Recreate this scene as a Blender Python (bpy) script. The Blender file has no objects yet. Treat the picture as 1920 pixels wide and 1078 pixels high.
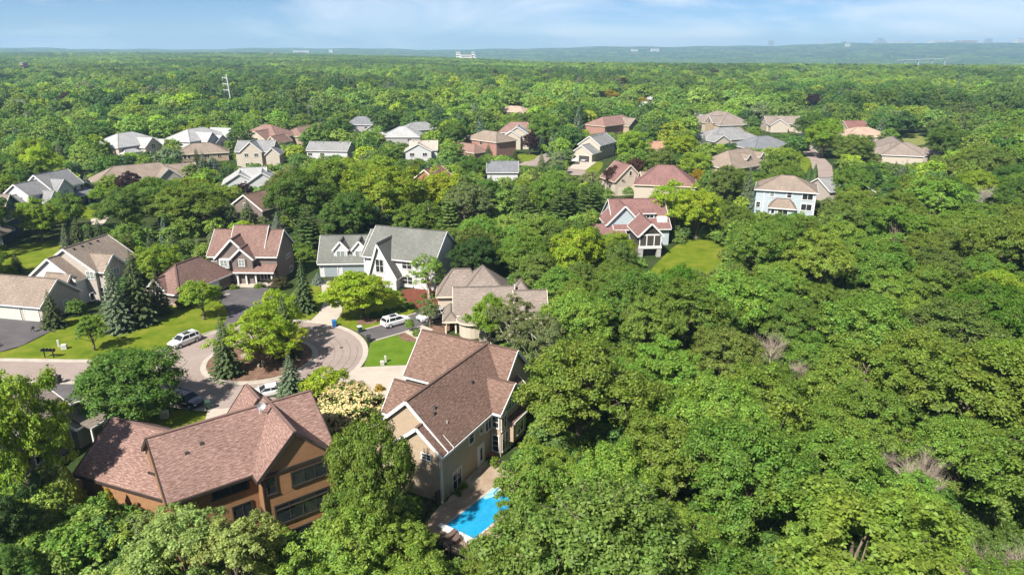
import bpy, math, random
import numpy as np
from mathutils import Matrix, Vector

# ------------------------------------------------------------------ camera
F = 1300.0                       # focal length in photo pixels (1920 wide)
TH = math.atan(447 / F)          # pitch below the horizontal
CH = 42.0                        # drone height above the street
CT, ST = math.cos(TH), math.sin(TH)
sc = bpy.context.scene
cam = bpy.data.cameras.new('camera')
cam.sensor_width = 36.0
cam.lens = 36.0 * F / 1920.0
cam.clip_start = 1.0
cam.clip_end = 60000.0
camo = bpy.data.objects.new('camera', cam)
sc.collection.objects.link(camo)
camo.location = (0, 0, CH)
camo.rotation_euler = (math.pi / 2 - TH, 0, 0)
sc.camera = camo

# ------------------------------------------------------------------ sky, sun, exposure
SUN_EL = math.radians(47)
SUN_AZ_DIR = Vector((-0.58, -0.815, 0)).normalized()      # towards the sun, seen from above
world = bpy.data.worlds.new('World')
sc.world = world
world.use_nodes = True
nt = world.node_tree
nt.nodes.clear()
sky = nt.nodes.new('ShaderNodeTexSky')
sky.sky_type = 'NISHITA'
sky.sun_disc = False
sky.sun_elevation = SUN_EL
sky.sun_rotation = math.atan2(SUN_AZ_DIR.x, SUN_AZ_DIR.y)
sky.altitude = 300
sky.air_density = 0.6
sky.dust_density = 0.1
sky.ozone_density = 7.0
bg = nt.nodes.new('ShaderNodeBackground')
bg.inputs[1].default_value = 0.037
wo = nt.nodes.new('ShaderNodeOutputWorld')
# thin veils of high cloud, all the way round the sky
tc = nt.nodes.new('ShaderNodeTexCoord')
mp = nt.nodes.new('ShaderNodeMapping')
mp.inputs['Scale'].default_value = (2.2, 2.2, 9.0)
mp.inputs['Location'].default_value = (0.35, 0.1, 0.4)
nz = nt.nodes.new('ShaderNodeTexNoise')
nz.inputs['Scale'].default_value = 1.9
nz.inputs['Detail'].default_value = 7.0
nz.inputs['Roughness'].default_value = 0.55
nz.inputs['Distortion'].default_value = 0.6
cr = nt.nodes.new('ShaderNodeValToRGB')
cr.color_ramp.elements[0].position = 0.45
cr.color_ramp.elements[0].color = (0, 0, 0, 1)
cr.color_ramp.elements[1].position = 0.74
cr.color_ramp.elements[1].color = (0.85, 0.85, 0.85, 1)
tint = nt.nodes.new('ShaderNodeMix')
tint.data_type = 'RGBA'
tint.blend_type = 'MULTIPLY'
tint.inputs['Factor'].default_value = 1.0
tint.inputs[7].default_value = (1.0, 1.0, 1.0, 1)
mx = nt.nodes.new('ShaderNodeMix')
mx.data_type = 'RGBA'
mx.inputs[7].default_value = (10.4, 10.8, 11.3, 1)
L = nt.links.new
L(tc.outputs['Generated'], mp.inputs['Vector'])
L(mp.outputs['Vector'], nz.inputs['Vector'])
L(nz.outputs['Fac'], cr.inputs['Fac'])
L(cr.outputs['Color'], mx.inputs['Factor'])
L(sky.outputs['Color'], tint.inputs[6])
L(tint.outputs[2], mx.inputs[6])
L(mx.outputs[2], bg.inputs['Color'])
L(bg.outputs[0], wo.inputs['Surface'])

sun = bpy.data.lights.new('sun', 'SUN')
sun.energy = 3.45
sun.angle = math.radians(1.0)
sun.color = (1.0, 0.95, 0.87)
suno = bpy.data.objects.new('sun', sun)
sc.collection.objects.link(suno)
sd = Vector((SUN_AZ_DIR.x * math.cos(SUN_EL), SUN_AZ_DIR.y * math.cos(SUN_EL), math.sin(SUN_EL)))
suno.rotation_euler = sd.to_track_quat('Z', 'Y').to_euler()
suno.location = sd * 300

sc.view_settings.view_transform = 'Standard'
sc.view_settings.look = 'None'
sc.view_settings.gamma = 1.0
sc.view_settings.use_curve_mapping = False
sc.view_settings.exposure = 1.56
sc.render.engine = 'CYCLES'
cy = sc.cycles
cy.max_bounces = 7
cy.diffuse_bounces = 5
cy.glossy_bounces = 2
cy.transmission_bounces = 4
cy.transparent_max_bounces = 6
cy.volume_bounces = 0
cy.caustics_reflective = False
cy.caustics_refractive = False
cy.use_denoising = True
cy.denoiser = 'OPENIMAGEDENOISE'
cy.denoising_input_passes = 'RGB_ALBEDO_NORMAL'
cy.use_adaptive_sampling = True
cy.adaptive_threshold = 0.015

# ------------------------------------------------------------------ helpers
rnd = random.Random(7)
COL = sc.collection


def G(u, v, z=0.0):
    """photo pixel -> point of the place at height z"""
    dx, dy = u - 960, v - 539
    fw, dn = CT * F - ST * dy, ST * F + CT * dy
    k = (CH - z) / dn
    return dx * k, fw * k


def P(x, y, z):
    d = CT * y + ST * (CH - z)
    return 960 + F * x / d, 539 + F * (CT * (CH - z) - ST * y) / d, d


def sstep(a, b, x):
    t = min(1.0, max(0.0, (x - a) / (b - a)))
    return t * t * (3 - 2 * t)


def lerp_table(t, xs, ys):
    return float(np.interp(t, xs, ys))


def ground_h(x, y):
    """height of the terrain"""
    h = 0.0
    w = -0.6 * (x + 22.6) + 0.8 * (y - 53.6)
    h += -3.2 * (1 - sstep(1.5, 8.5, w)) * (1 - sstep(-14.5, -10.5, x)) * (1 - sstep(70, 90, y))
    h += -4.0 * sstep(16, 40, x) * (1 - sstep(90, 128, y))
    r = math.hypot(x, y)
    if r > 900 and y > 0:
        u = 960 + F * x / (CT * y) if y > 1 else 960
        de = lerp_table(u, [0, 500, 850, 1000, 1300, 1920], [3600, 3000, 2100, 1450, 1350, 1400])
        dep = lerp_table(u, [0, 500, 850, 1000, 1300, 1920], [10, 16, 34, 46, 50, 46])
        top = lerp_table(u, [-400, 0, 500, 960, 1280, 1600, 1920, 2400], [10, 12, 14, 18, 48, 66, 84, 90])
        top += 7 * math.sin(u * .012 + 1) + 4 * math.sin(u * .029) + 3 * math.sin(u * .067 + r * .001)
        h += -dep * sstep(de, de + 700, r) + (top + dep) * sstep(4300, 8200, r)
        h += lerp_table(u, [0, 600, 900, 1920], [7, 6, 0, 0]) * sstep(900, 2600, r)
    return h


def link(o, parent=None):
    COL.objects.link(o)
    if parent is not None:
        o.parent = parent
    return o


def empty(name, loc=(0, 0, 0), rz=0.0):
    o = bpy.data.objects.new(name, None)
    o.empty_display_size = 0.5
    o.location = loc
    o.rotation_euler = (0, 0, rz)
    return link(o)


def tag(o, label=None, cat=None, group=None, kind=None):
    if label:
        o['label'] = label
    if cat:
        o['category'] = cat
    if group:
        o['group'] = group
    if kind:
        o['kind'] = kind
    return o


class MB:
    """collects faces and builds ONE mesh object"""

    def __init__(self, fr=None):
        self.v, self.f, self.uv = [], [], []
        self.fr = fr              # (ox, oy, angle): local frame

    def pt(self, p):
        if self.fr is None:
            return tuple(p)
        ox, oy, a = self.fr
        c, s = math.cos(a), math.sin(a)
        return (ox + p[0] * c - p[1] * s, oy + p[0] * s + p[1] * c, p[2])

    def face(self, pts, uv=None):
        n = len(self.v)
        self.v += [self.pt(p) for p in pts]
        self.f.append(tuple(range(n, n + len(pts))))
        self.uv += uv if uv else [(0, 0)] * len(pts)

    def box(self, x0, x1, y0, y1, z0, z1):
        a = [(x0, y0), (x1, y0), (x1, y1), (x0, y1)]
        self.prism(a, z0, z1)

    def prism(self, poly, z0, z1, bottom=True):
        n = len(poly)
        self.face([(x, y, z1) for x, y in poly])
        if bottom:
            self.face([(x, y, z0) for x, y in reversed(poly)])
        for i in range(n):
            (xa, ya), (xb, yb) = poly[i], poly[(i + 1) % n]
            self.face([(xa, ya, z0), (xb, yb, z0), (xb, yb, z1), (xa, ya, z1)])

    def hexa(self, b, t):
        """8 corners: bottom loop b (4), top loop t (4), counter-clockwise from above"""
        self.face(list(t))
        self.face(list(reversed(b)))
        for i in range(4):
            j = (i + 1) % 4
            self.face([b[i], b[j], t[j], t[i]])

    def bar(self, p, q, w, h, up=(0, 0, 1)):
        p, q = Vector(p), Vector(q)
        d = (q - p).normalized()
        u = Vector(up)
        s = d.cross(u)
        if s.length < 1e-5:
            s = d.cross(Vector((1, 0, 0)))
        s.normalize()
        u = s.cross(d).normalized()
        s, u = s * w / 2, u * h / 2
        a = [p - s - u, p + s - u, p + s + u, p - s + u]
        b = [q - s - u, q + s - u, q + s + u, q - s + u]
        self.face([a[3], a[2], a[1], a[0]])
        self.face(b)
        for i in range(4):
            j = (i + 1) % 4
            self.face([a[i], a[j], b[j], b[i]])

    def tube(self, p, q, r0, r1, n=6, cap=True):
        p, q = Vector(p), Vector(q)
        d = (q - p)
        if d.length < 1e-6:
            return
        d.normalize()
        s = d.orthogonal().normalized()
        t = d.cross(s)
        A = [p + (s * math.cos(2 * math.pi * i / n) + t * math.sin(2 * math.pi * i / n)) * r0 for i in range(n)]
        B = [q + (s * math.cos(2 * math.pi * i / n) + t * math.sin(2 * math.pi * i / n)) * r1 for i in range(n)]
        for i in range(n):
            j = (i + 1) % n
            self.face([A[i], A[j], B[j], B[i]])
        if cap:
            self.face(B)
            self.face(list(reversed(A)))

    def mesh(self, name, mats, weld=False):
        me = bpy.data.meshes.new(name)
        me.from_pydata(self.v, [], self.f)
        uvl = me.uv_layers.new(name='UVMap')
        uvl.data.foreach_set('uv', [c for p in self.uv for c in p])
        for m in (mats if isinstance(mats, (list, tuple)) else [mats]):
            me.materials.append(m)
        me.update()
        return me

    def build(self, name, mat, parent=None):
        return link(bpy.data.objects.new(name, self.mesh(name, mat)), parent)


# ------------------------------------------------------------------ materials
def srgb(r, g, b):
    f = lambda c: (c / 255 / 12.92) if c / 255 <= 0.04045 else ((c / 255 + 0.055) / 1.055) ** 2.4
    return (f(r), f(g), f(b), 1)


def newmat(name):
    m = bpy.data.materials.new(name)
    m.use_nodes = True
    t = m.node_tree
    t.nodes.clear()
    out = t.nodes.new('ShaderNodeOutputMaterial')
    return m, t, out


def node(t, typ, **kw):
    n = t.nodes.new(typ)
    for k, v in kw.items():
        setattr(n, k, v)
    return n


def plain(name, col, rough=0.7, var=0.12, scale=3.0, spec=0.3, bump=0.0, metal=0.0, coat=0.0):
    """painted / mineral surface: base colour broken up by two noises"""
    m, t, out = newmat(name)
    b = node(t, 'ShaderNodeBsdfPrincipled')
    b.inputs['Roughness'].default_value = rough
    b.inputs['Specular IOR Level'].default_value = spec
    b.inputs['Metallic'].default_value = metal
    b.inputs['Coat Weight'].default_value = coat
    co = node(t, 'ShaderNodeTexCoord')
    n1 = node(t, 'ShaderNodeTexNoise')
    n1.inputs['Scale'].default_value = scale
    n1.inputs['Detail'].default_value = 6
    n1.inputs['Roughness'].default_value = 0.65
    mr = node(t, 'ShaderNodeMapRange')
    mr.inputs['To Min'].default_value = 1 - var
    mr.inputs['To Max'].default_value = 1 + var
    mr.inputs['From Min'].default_value = 0.3
    mr.inputs['From Max'].default_value = 0.7
    hs = node(t, 'ShaderNodeHueSaturation')
    hs.inputs['Color'].default_value = (col[0], col[1], col[2], 1)
    t.links.new(co.outputs['Object'], n1.inputs['Vector'])
    t.links.new(n1.outputs['Fac'], mr.inputs['Value'])
    t.links.new(mr.outputs[0], hs.inputs['Value'])
    t.links.new(hs.outputs[0], b.inputs['Base Color'])
    if bump:
        bp = node(t, 'ShaderNodeBump')
        bp.inputs['Strength'].default_value = bump
        bp.inputs['Distance'].default_value = 0.05
        n2 = node(t, 'ShaderNodeTexNoise')
        n2.inputs['Scale'].default_value = scale * 6
        n2.inputs['Detail'].default_value = 4
        t.links.new(co.outputs['Object'], n2.inputs['Vector'])
        t.links.new(n2.outputs['Fac'], bp.inputs['Height'])
        t.links.new(bp.outputs[0], b.inputs['Normal'])
    t.links.new(b.outputs[0], out.inputs[0])
    return m


def shingles(name, c1, c2, c3):
    """asphalt shingles: courses of tabs in mixed tones, laid out in metres by the UV map"""
    m, t, out = newmat(name)
    b = node(t, 'ShaderNodeBsdfPrincipled')
    b.inputs['Roughness'].default_value = 0.9
    b.inputs['Specular IOR Level'].default_value = 0.15
    uv = node(t, 'ShaderNodeUVMap', uv_map='UVMap')
    br = node(t, 'ShaderNodeTexBrick')
    br.offset = 0.37
    br.inputs['Scale'].default_value = 1.0
    br.inputs['Brick Width'].default_value = 0.7
    br.inputs['Row Height'].default_value = 0.27
    br.inputs['Mortar Size'].default_value = 0.022
    br.inputs['Mortar Smooth'].default_value = 0.6
    br.inputs['Color1'].default_value = c1
    br.inputs['Color2'].default_value = c2
    br.inputs['Mortar'].default_value = (c2[0] * 0.55, c2[1] * 0.55, c2[2] * 0.55, 1)
    n1 = node(t, 'ShaderNodeTexNoise')
    n1.inputs['Scale'].default_value = 2.2
    n1.inputs['Detail'].default_value = 8
    n1.inputs['Roughness'].default_value = 0.8
    mp = node(t, 'ShaderNodeMapping')
    mp.inputs['Scale'].default_value = (0.8, 4.2, 1.0)
    rp = node(t, 'ShaderNodeMapRange')
    rp.inputs['From Min'].default_value = 0.47
    rp.inputs['From Max'].default_value = 0.60
    mx = node(t, 'ShaderNodeMix', data_type='RGBA')
    mx.inputs[7].default_value = c3
    n2 = node(t, 'ShaderNodeTexNoise')
    n2.inputs['Scale'].default_value = 0.25
    n2.inputs['Detail'].default_value = 3
    r2 = node(t, 'ShaderNodeMapRange')
    r2.inputs['From Min'].default_value = 0.3
    r2.inputs['From Max'].default_value = 0.7
    r2.inputs['To Min'].default_value = 0.86
    r2.inputs['To Max'].default_value = 1.12
    hs = node(t, 'ShaderNodeHueSaturation')
    bp = node(t, 'ShaderNodeBump')
    bp.inputs['Strength'].default_value = 0.5
    bp.inputs['Distance'].default_value = 0.03
    Lk = t.links.new
    Lk(uv.outputs[0], br.inputs['Vector'])
    Lk(uv.outputs[0], mp.inputs['Vector'])
    Lk(mp.outputs[0], n1.inputs['Vector'])
    Lk(uv.outputs[0], n2.inputs['Vector'])
    Lk(n1.outputs['Fac'], rp.inputs['Value'])
    Lk(rp.outputs[0], mx.inputs['Factor'])
    Lk(br.outputs['Color'], mx.inputs[6])
    Lk(n2.outputs['Fac'], r2.inputs['Value'])
    Lk(r2.outputs[0], hs.inputs['Value'])
    Lk(mx.outputs[2], hs.inputs['Color'])
    Lk(hs.outputs[0], b.inputs['Base Color'])
    Lk(br.outputs['Fac'], bp.inputs['Height'])
    Lk(bp.outputs[0], b.inputs['Normal'])
    bp.invert = True
    Lk(b.outputs[0], out.inputs[0])
    return m


def siding(name, col, pitch=0.2, rough=0.6, var=0.1, line=0.72):
    """horizontal lap boards"""
    m, t, out = newmat(name)
    b = node(t, 'ShaderNodeBsdfPrincipled')
    b.inputs['Roughness'].default_value = rough
    b.inputs['Specular IOR Level'].default_value = 0.3
    co = node(t, 'ShaderNodeTexCoord')
    sx = node(t, 'ShaderNodeSeparateXYZ')
    dv = node(t, 'ShaderNodeMath', operation='DIVIDE')
    dv.inputs[1].default_value = pitch
    fr = node(t, 'ShaderNodeMath', operation='FRACT')
    rp = node(t, 'ShaderNodeValToRGB')
    rp.color_ramp.elements[0].position = 0.0
    rp.color_ramp.elements[0].color = (line, line, line, 1)
    rp.color_ramp.elements[1].position = 0.22
    rp.color_ramp.elements[1].color = (1, 1, 1, 1)
    n1 = node(t, 'ShaderNodeTexNoise')
    n1.inputs['Scale'].default_value = 1.1
    n1.inputs['Detail'].default_value = 7
    n1.inputs['Roughness'].default_value = 0.7
    mp = node(t, 'ShaderNodeMapping')
    mp.inputs['Scale'].default_value = (1, 1, 3.5)
    mr = node(t, 'ShaderNodeMapRange')
    mr.inputs['From Min'].default_value = 0.3
    mr.inputs['From Max'].default_value = 0.7
    mr.inputs['To Min'].default_value = 1 - var
    mr.inputs['To Max'].default_value = 1 + var
    mu = node(t, 'ShaderNodeMix', data_type='RGBA', blend_type='MULTIPLY')
    mu.inputs['Factor'].default_value = 1
    mu.inputs[6].default_value = (col[0], col[1], col[2], 1)
    hs = node(t, 'ShaderNodeHueSaturation')
    bp = node(t, 'ShaderNodeBump')
    bp.inputs['Strength'].default_value = 0.6
    bp.inputs['Distance'].default_value = 0.03
    Lk = t.links.new
    Lk(co.outputs['Object'], sx.inputs[0])
    Lk(sx.outputs['Z'], dv.inputs[0])
    Lk(dv.outputs[0], fr.inputs[0])
    Lk(fr.outputs[0], rp.inputs[0])
    Lk(co.outputs['Object'], mp.inputs[0])
    Lk(mp.outputs[0], n1.inputs['Vector'])
    Lk(n1.outputs['Fac'], mr.inputs['Value'])
    Lk(rp.outputs[0], mu.inputs[7])
    Lk(mu.outputs[2], hs.inputs['Color'])
    Lk(mr.outputs[0], hs.inputs['Value'])
    Lk(hs.outputs[0], b.inputs['Base Color'])
    Lk(fr.outputs[0], bp.inputs['Height'])
    bp.invert = True
    Lk(bp.outputs[0], b.inputs['Normal'])
    Lk(b.outputs[0], out.inputs[0])
    return m


def bricks(name, c1, c2, mort):
    m, t, out = newmat(name)
    b = node(t, 'ShaderNodeBsdfPrincipled')
    b.inputs['Roughness'].default_value = 0.85
    co = node(t, 'ShaderNodeTexCoord')
    n1 = node(t, 'ShaderNodeTexVoronoi')
    n1.inputs['Scale'].default_value = 2.2
    rp = node(t, 'ShaderNodeMix', data_type='RGBA')
    rp.inputs[6].default_value = c1
    rp.inputs[7].default_value = c2
    mp = node(t, 'ShaderNodeMapping')
    mp.inputs['Scale'].default_value = (1, 1, 2.2)
    sp = node(t, 'ShaderNodeSeparateColor')
    Lk = t.links.new
    Lk(co.outputs['Object'], mp.inputs[0])
    Lk(mp.outputs[0], n1.inputs['Vector'])
    Lk(n1.outputs['Color'], sp.inputs[0])
    Lk(sp.outputs[0], rp.inputs['Factor'])
    Lk(rp.outputs[2], b.inputs['Base Color'])
    Lk(b.outputs[0], out.inputs[0])
    return m


def leafmat(name, source='OBJECT', hue=0.022, val=0.46, trans=0.45, gloss=0.018):
    """foliage; each tree's own colour comes from the object, each leaf varies a little round it"""
    m, t, out = newmat(name)
    if source == 'OBJECT':
        src = node(t, 'ShaderNodeObjectInfo').outputs['Color']
    else:
        a = node(t, 'ShaderNodeAttribute', attribute_type='INSTANCER', attribute_name='tint')
        src = a.outputs['Color']
    ge = node(t, 'ShaderNodeNewGeometry')
    co = node(t, 'ShaderNodeTexCoord')
    nz = node(t, 'ShaderNodeTexNoise')
    nz.inputs['Scale'].default_value = 0.55
    nz.inputs['Detail'].default_value = 2
    hv = node(t, 'ShaderNodeMapRange')
    hv.inputs['To Min'].default_value = 1 - val
    hv.inputs['To Max'].default_value = 1 + val
    hh = node(t, 'ShaderNodeMapRange')
    hh.inputs['From Min'].default_value = 0.3
    hh.inputs['From Max'].default_value = 0.7
    hh.inputs['To Min'].default_value = 0.5 - hue
    hh.inputs['To Max'].default_value = 0.5 + hue * 0.6
    hs = node(t, 'ShaderNodeHueSaturation')
    Lk = t.links.new
    Lk(ge.outputs['Random Per Island'], hv.inputs['Value'])
    Lk(co.outputs['Object'], nz.inputs['Vector'])
    Lk(nz.outputs['Fac'], hh.inputs['Value'])
    Lk(hv.outputs[0], hs.inputs['Value'])
    Lk(hh.outputs[0], hs.inputs['Hue'])
    Lk(src, hs.inputs['Color'])
    df = node(t, 'ShaderNodeBsdfDiffuse')
    tl = node(t, 'ShaderNodeBsdfTranslucent')
    gl = node(t, 'ShaderNodeBsdfGlossy')
    gl.inputs['Roughness'].default_value = 0.55
    m1 = node(t, 'ShaderNodeMixShader')
    m1.inputs[0].default_value = trans
    m2 = node(t, 'ShaderNodeMixShader')
    m2.inputs[0].default_value = gloss
    ty = node(t, 'ShaderNodeMix', data_type='RGBA', blend_type='MULTIPLY')
    ty.inputs['Factor'].default_value = 1
    ty.inputs[7].default_value = (1.45, 1.3, 0.55, 1)
    Lk(hs.outputs[0], df.inputs[0])
    Lk(hs.outputs[0], ty.inputs[6])
    Lk(ty.outputs[2], tl.inputs[0])
    Lk(df.outputs[0], m1.inputs[1])
    Lk(tl.outputs[0], m1.inputs[2])
    Lk(m1.outputs[0], m2.inputs[1])
    Lk(gl.outputs[0], m2.inputs[2])
    Lk(m2.outputs[0], out.inputs[0])
    return m


def groundmat(name, stops, scale, scale2, rough=0.95, bump=0.3, stripe=None):
    """ground cover: a colour ramp driven by layered noise"""
    m, t, out = newmat(name)
    b = node(t, 'ShaderNodeBsdfPrincipled')
    b.inputs['Roughness'].default_value = rough
    b.inputs['Specular IOR Level'].default_value = 0.04
    co = node(t, 'ShaderNodeTexCoord')
    n1 = node(t, 'ShaderNodeTexNoise')
    n1.inputs['Scale'].default_value = scale
    n1.inputs['Detail'].default_value = 9
    n1.inputs['Roughness'].default_value = 0.6
    n2 = node(t, 'ShaderNodeTexNoise')
    n2.inputs['Scale'].default_value = scale2
    n2.inputs['Detail'].default_value = 4
    av = node(t, 'ShaderNodeMath', operation='MULTIPLY_ADD')
    av.inputs[1].default_value = 0.45
    rp = node(t, 'ShaderNodeValToRGB')
    els = rp.color_ramp.elements
    els[0].position, els[0].color = stops[0]
    els[1].position, els[1].color = stops[-1]
    for p, c in stops[1:-1]:
        e = els.new(p)
        e.color = c
    Lk = t.links.new
    Lk(co.outputs['Object'], n1.inputs['Vector'])
    Lk(co.outputs['Object'], n2.inputs['Vector'])
    Lk(n2.outputs['Fac'], av.inputs[0])
    sb = node(t, 'ShaderNodeMath', operation='SUBTRACT')
    sb.inputs[1].default_value = 0.225
    Lk(n1.outputs['Fac'], av.inputs[2])
    Lk(av.outputs[0], sb.inputs[0])
    fac = sb.outputs[0]
    if stripe:
        wv = node(t, 'ShaderNodeTexWave', wave_type='BANDS', bands_direction='X')
        wv.inputs['Scale'].default_value = stripe[1]
        wv.inputs['Distortion'].default_value = 0.6
        mp = node(t, 'ShaderNodeMapping')
        mp.inputs['Rotation'].default_value = (0, 0, stripe[0])
        ma = node(t, 'ShaderNodeMath', operation='MULTIPLY_ADD')
        ma.inputs[1].default_value = stripe[2]
        Lk(co.outputs['Object'], mp.inputs[0])
        Lk(mp.outputs[0], wv.inputs['Vector'])
        Lk(wv.outputs['Fac'], ma.inputs[0])
        Lk(fac, ma.inputs[2])
        fac = ma.outputs[0]
    Lk(fac, rp.inputs[0])
    Lk(rp.outputs[0], b.inputs['Base Color'])
    bp = node(t, 'ShaderNodeBump')
    bp.inputs['Strength'].default_value = bump
    bp.inputs['Distance'].default_value = 0.1
    n3 = node(t, 'ShaderNodeTexNoise')
    n3.inputs['Scale'].default_value = 6
    n3.inputs['Detail'].default_value = 5
    Lk(co.outputs['Object'], n3.inputs['Vector'])
    Lk(n3.outputs['Fac'], bp.inputs['Height'])
    Lk(bp.outputs[0], b.inputs['Normal'])
    Lk(b.outputs[0], out.inputs[0])
    return m


def C(*a):
    return (a[0], a[1], a[2], 1)


M = {}
M['grass'] = groundmat('mown_grass', [(0.25, C(.060, .105, .008)), (0.5, C(.115, .155, .012)), (0.70, C(.19, .185, .03))], 0.35, 9.0)
M['grass_striped'] = groundmat('striped_lawn', [(0.2, C(.042, .095, .006)), (0.5, C(.075, .14, .010)), (0.8, C(.115, .175, .02))], 0.5, 9.0,
                               stripe=(math.radians(62), 1.1, 0.26))
M['grass_dry'] = groundmat('dry_grass', [(0.25, C(.10, .15, .03)), (0.5, C(.17, .19, .055)), (0.75, C(.27, .23, .10))], 0.25, 5.0)
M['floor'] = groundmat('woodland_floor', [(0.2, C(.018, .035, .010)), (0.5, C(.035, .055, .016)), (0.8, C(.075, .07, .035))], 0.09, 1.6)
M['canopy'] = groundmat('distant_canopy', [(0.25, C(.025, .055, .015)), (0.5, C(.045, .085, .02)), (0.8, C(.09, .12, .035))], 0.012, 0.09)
M['mulch'] = groundmat('bark_mulch', [(0.2, C(0.087, 0.051, 0.038)), (0.5, C(0.162, 0.098, 0.069)), (0.8, C(0.249, 0.168, 0.123))], 1.2, 14.0)
M['mulch_red'] = groundmat('red_mulch', [(0.2, C(0.086, 0.030, 0.022)), (0.5, C(0.146, 0.052, 0.034)), (0.8, C(0.189, 0.077, 0.052))], 1.2, 14.0)
M['road'] = groundmat('aged_asphalt', [(0.16, C(.13, .105, .095)), (0.27, C(.235, .185, .162)), (0.5, C(.272, .218, .192)), (0.8, C(.32, .265, .238))], 0.16, 2.2, bump=0.1)
M['asphalt'] = groundmat('dark_asphalt', [(0.2, C(0.073, 0.067, 0.071)), (0.5, C(0.099, 0.090, 0.093)), (0.85, C(0.146, 0.136, 0.133))], 0.3, 5.0, bump=0.1)
M['concrete'] = groundmat('pale_concrete', [(0.2, C(0.344, 0.297, 0.245)), (0.5, C(0.404, 0.353, 0.297)), (0.8, C(0.456, 0.404, 0.344))], 0.4, 4.0, bump=0.1)
M['kerb'] = groundmat('kerb_concrete', [(0.2, C(0.310, 0.275, 0.232)), (0.5, C(0.387, 0.348, 0.297)), (0.8, C(0.447, 0.404, 0.353))], 0.7, 6.0, bump=0.1)
M['patio'] = groundmat('stamped_patio', [(0.2, C(0.232, 0.168, 0.116)), (0.5, C(0.301, 0.228, 0.163)), (0.8, C(0.353, 0.284, 0.215))], 0.5, 4.0, bump=0.15)
M['gravel'] = groundmat('pea_gravel', [(0.2, C(.26, .20, .13)), (0.5, C(.38, .31, .22)), (0.8, C(.52, .45, .35))], 3.0, 20.0, bump=0.4)
M['white'] = plain('white_trim', (.62, .60, .58), 0.5, 0.05)
M['cream_trim'] = plain('cream_trim', (.62, .54, .42), 0.55, 0.06)
M['dark_trim'] = plain('dark_brown_trim', (.045, .035, .03), 0.5, 0.12)
M['black'] = plain('black_metal', (.02, .02, .022), 0.45, 0.1)
M['vent'] = plain('roof_vent_metal', (.06, .05, .05), 0.5, 0.15)
M['galv'] = plain('galvanised_steel', (.62, .63, .65), 0.45, 0.08, metal=0.3)
M['foundation'] = plain('foundation_concrete', (.46, .43, .40), 0.9, 0.1)
M['bark'] = plain('bark', (.15, .115, .085), 0.95, 0.3, 4.0, bump=0.6)
M['bark_pale'] = plain('pale_bark', (.42, .38, .32), 0.9, 0.3, 3.0, bump=0.4)
M['bark_dead'] = plain('weathered_deadwood', (.36, .29, .235), 0.95, 0.25, 3.0, bump=0.4)
M['stone'] = plain('flat_fieldstone', (.27, .22, .18), 0.9, 0.28, 1.8, bump=0.5)
M['door_white'] = plain('white_door', (.66, .64, .60), 0.5, 0.05)
M['door_wood'] = plain('wooden_door', (.30, .17, .06), 0.5, 0.15)
M['door_sage'] = plain('sage_garage_door', (.48, .50, .44), 0.55, 0.05)
M['door_grey'] = plain('grey_garage_door', (.26, .30, .31), 0.55, 0.06)
M['door_cream'] = plain('cream_garage_door', (.58, .52, .40), 0.55, 0.06)
M['shutter'] = plain('brown_shutter', (.10, .07, .055), 0.6, 0.1)
M['inner_shade'] = plain('painted_inner_shade', (.05, .045, .04), 0.9, 0.2)  # near-black colour painted on solid faces for the shade inside garage and porches

gm, gt_, go_ = newmat('window_glass')
gb = node(gt_, 'ShaderNodeBsdfPrincipled')
gb.inputs['Base Color'].default_value = (.022, .026, .03, 1)
gb.inputs['Roughness'].default_value = 0.06
gb.inputs['Specular IOR Level'].default_value = 0.6
gt_.links.new(gb.outputs[0], go_.inputs[0])
M['glass'] = gm
gm, gt_, go_ = newmat('curtained_glass')
gb = node(gt_, 'ShaderNodeBsdfPrincipled')
gb.inputs['Base Color'].default_value = (.20, .23, .22, 1)
gb.inputs['Roughness'].default_value = 0.1
gt_.links.new(gb.outputs[0], go_.inputs[0])
M['glass_pale'] = gm

R = {}
R['rose'] = shingles('rose_brown_shingles', C(0.151, 0.084, 0.071), C(0.189, 0.113, 0.093), C(0.351, 0.235, 0.195))
R['brown'] = shingles('brown_shingles', C(0.110, 0.064, 0.050), C(0.144, 0.088, 0.068), C(0.262, 0.173, 0.136))
R['mauve'] = shingles('mauve_shingles', C(0.167, 0.102, 0.082), C(0.140, 0.084, 0.070), C(0.302, 0.194, 0.165))
R['tan'] = shingles('tan_shingles', C(0.217, 0.169, 0.133), C(0.182, 0.142, 0.114), C(0.320, 0.262, 0.213))
R['taupe'] = shingles('taupe_shingles', C(0.208, 0.169, 0.144), C(0.178, 0.144, 0.123), C(0.311, 0.262, 0.226))
R['green'] = shingles('grey_green_shingles', C(0.116, 0.117, 0.105), C(0.143, 0.144, 0.127), C(0.200, 0.200, 0.180))
R['grey'] = shingles('grey_shingles', C(0.163, 0.160, 0.160), C(0.198, 0.196, 0.196), C(0.333, 0.329, 0.329))
R['pale'] = shingles('pale_grey_shingles', C(0.269, 0.267, 0.264), C(0.305, 0.302, 0.300), C(0.484, 0.479, 0.476))
R['slate'] = shingles('slate_blue_shingles', C(0.116, 0.122, 0.132), C(0.144, 0.150, 0.161), C(0.255, 0.259, 0.271))
R['red'] = shingles('red_shingles', C(0.167, 0.080, 0.068), C(0.140, 0.065, 0.057), C(0.288, 0.158, 0.134))
R['crimson'] = shingles('dusty_red_shingles', C(0.171, 0.091, 0.082), C(0.146, 0.076, 0.071), C(0.300, 0.179, 0.160))
R['orange'] = shingles('orange_tile', C(0.291, 0.164, 0.108), C(0.258, 0.141, 0.091), C(0.484, 0.302, 0.215))
R['peach'] = shingles('peach_tile', C(0.330, 0.231, 0.170), C(0.297, 0.203, 0.147), C(0.532, 0.399, 0.311))
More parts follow.
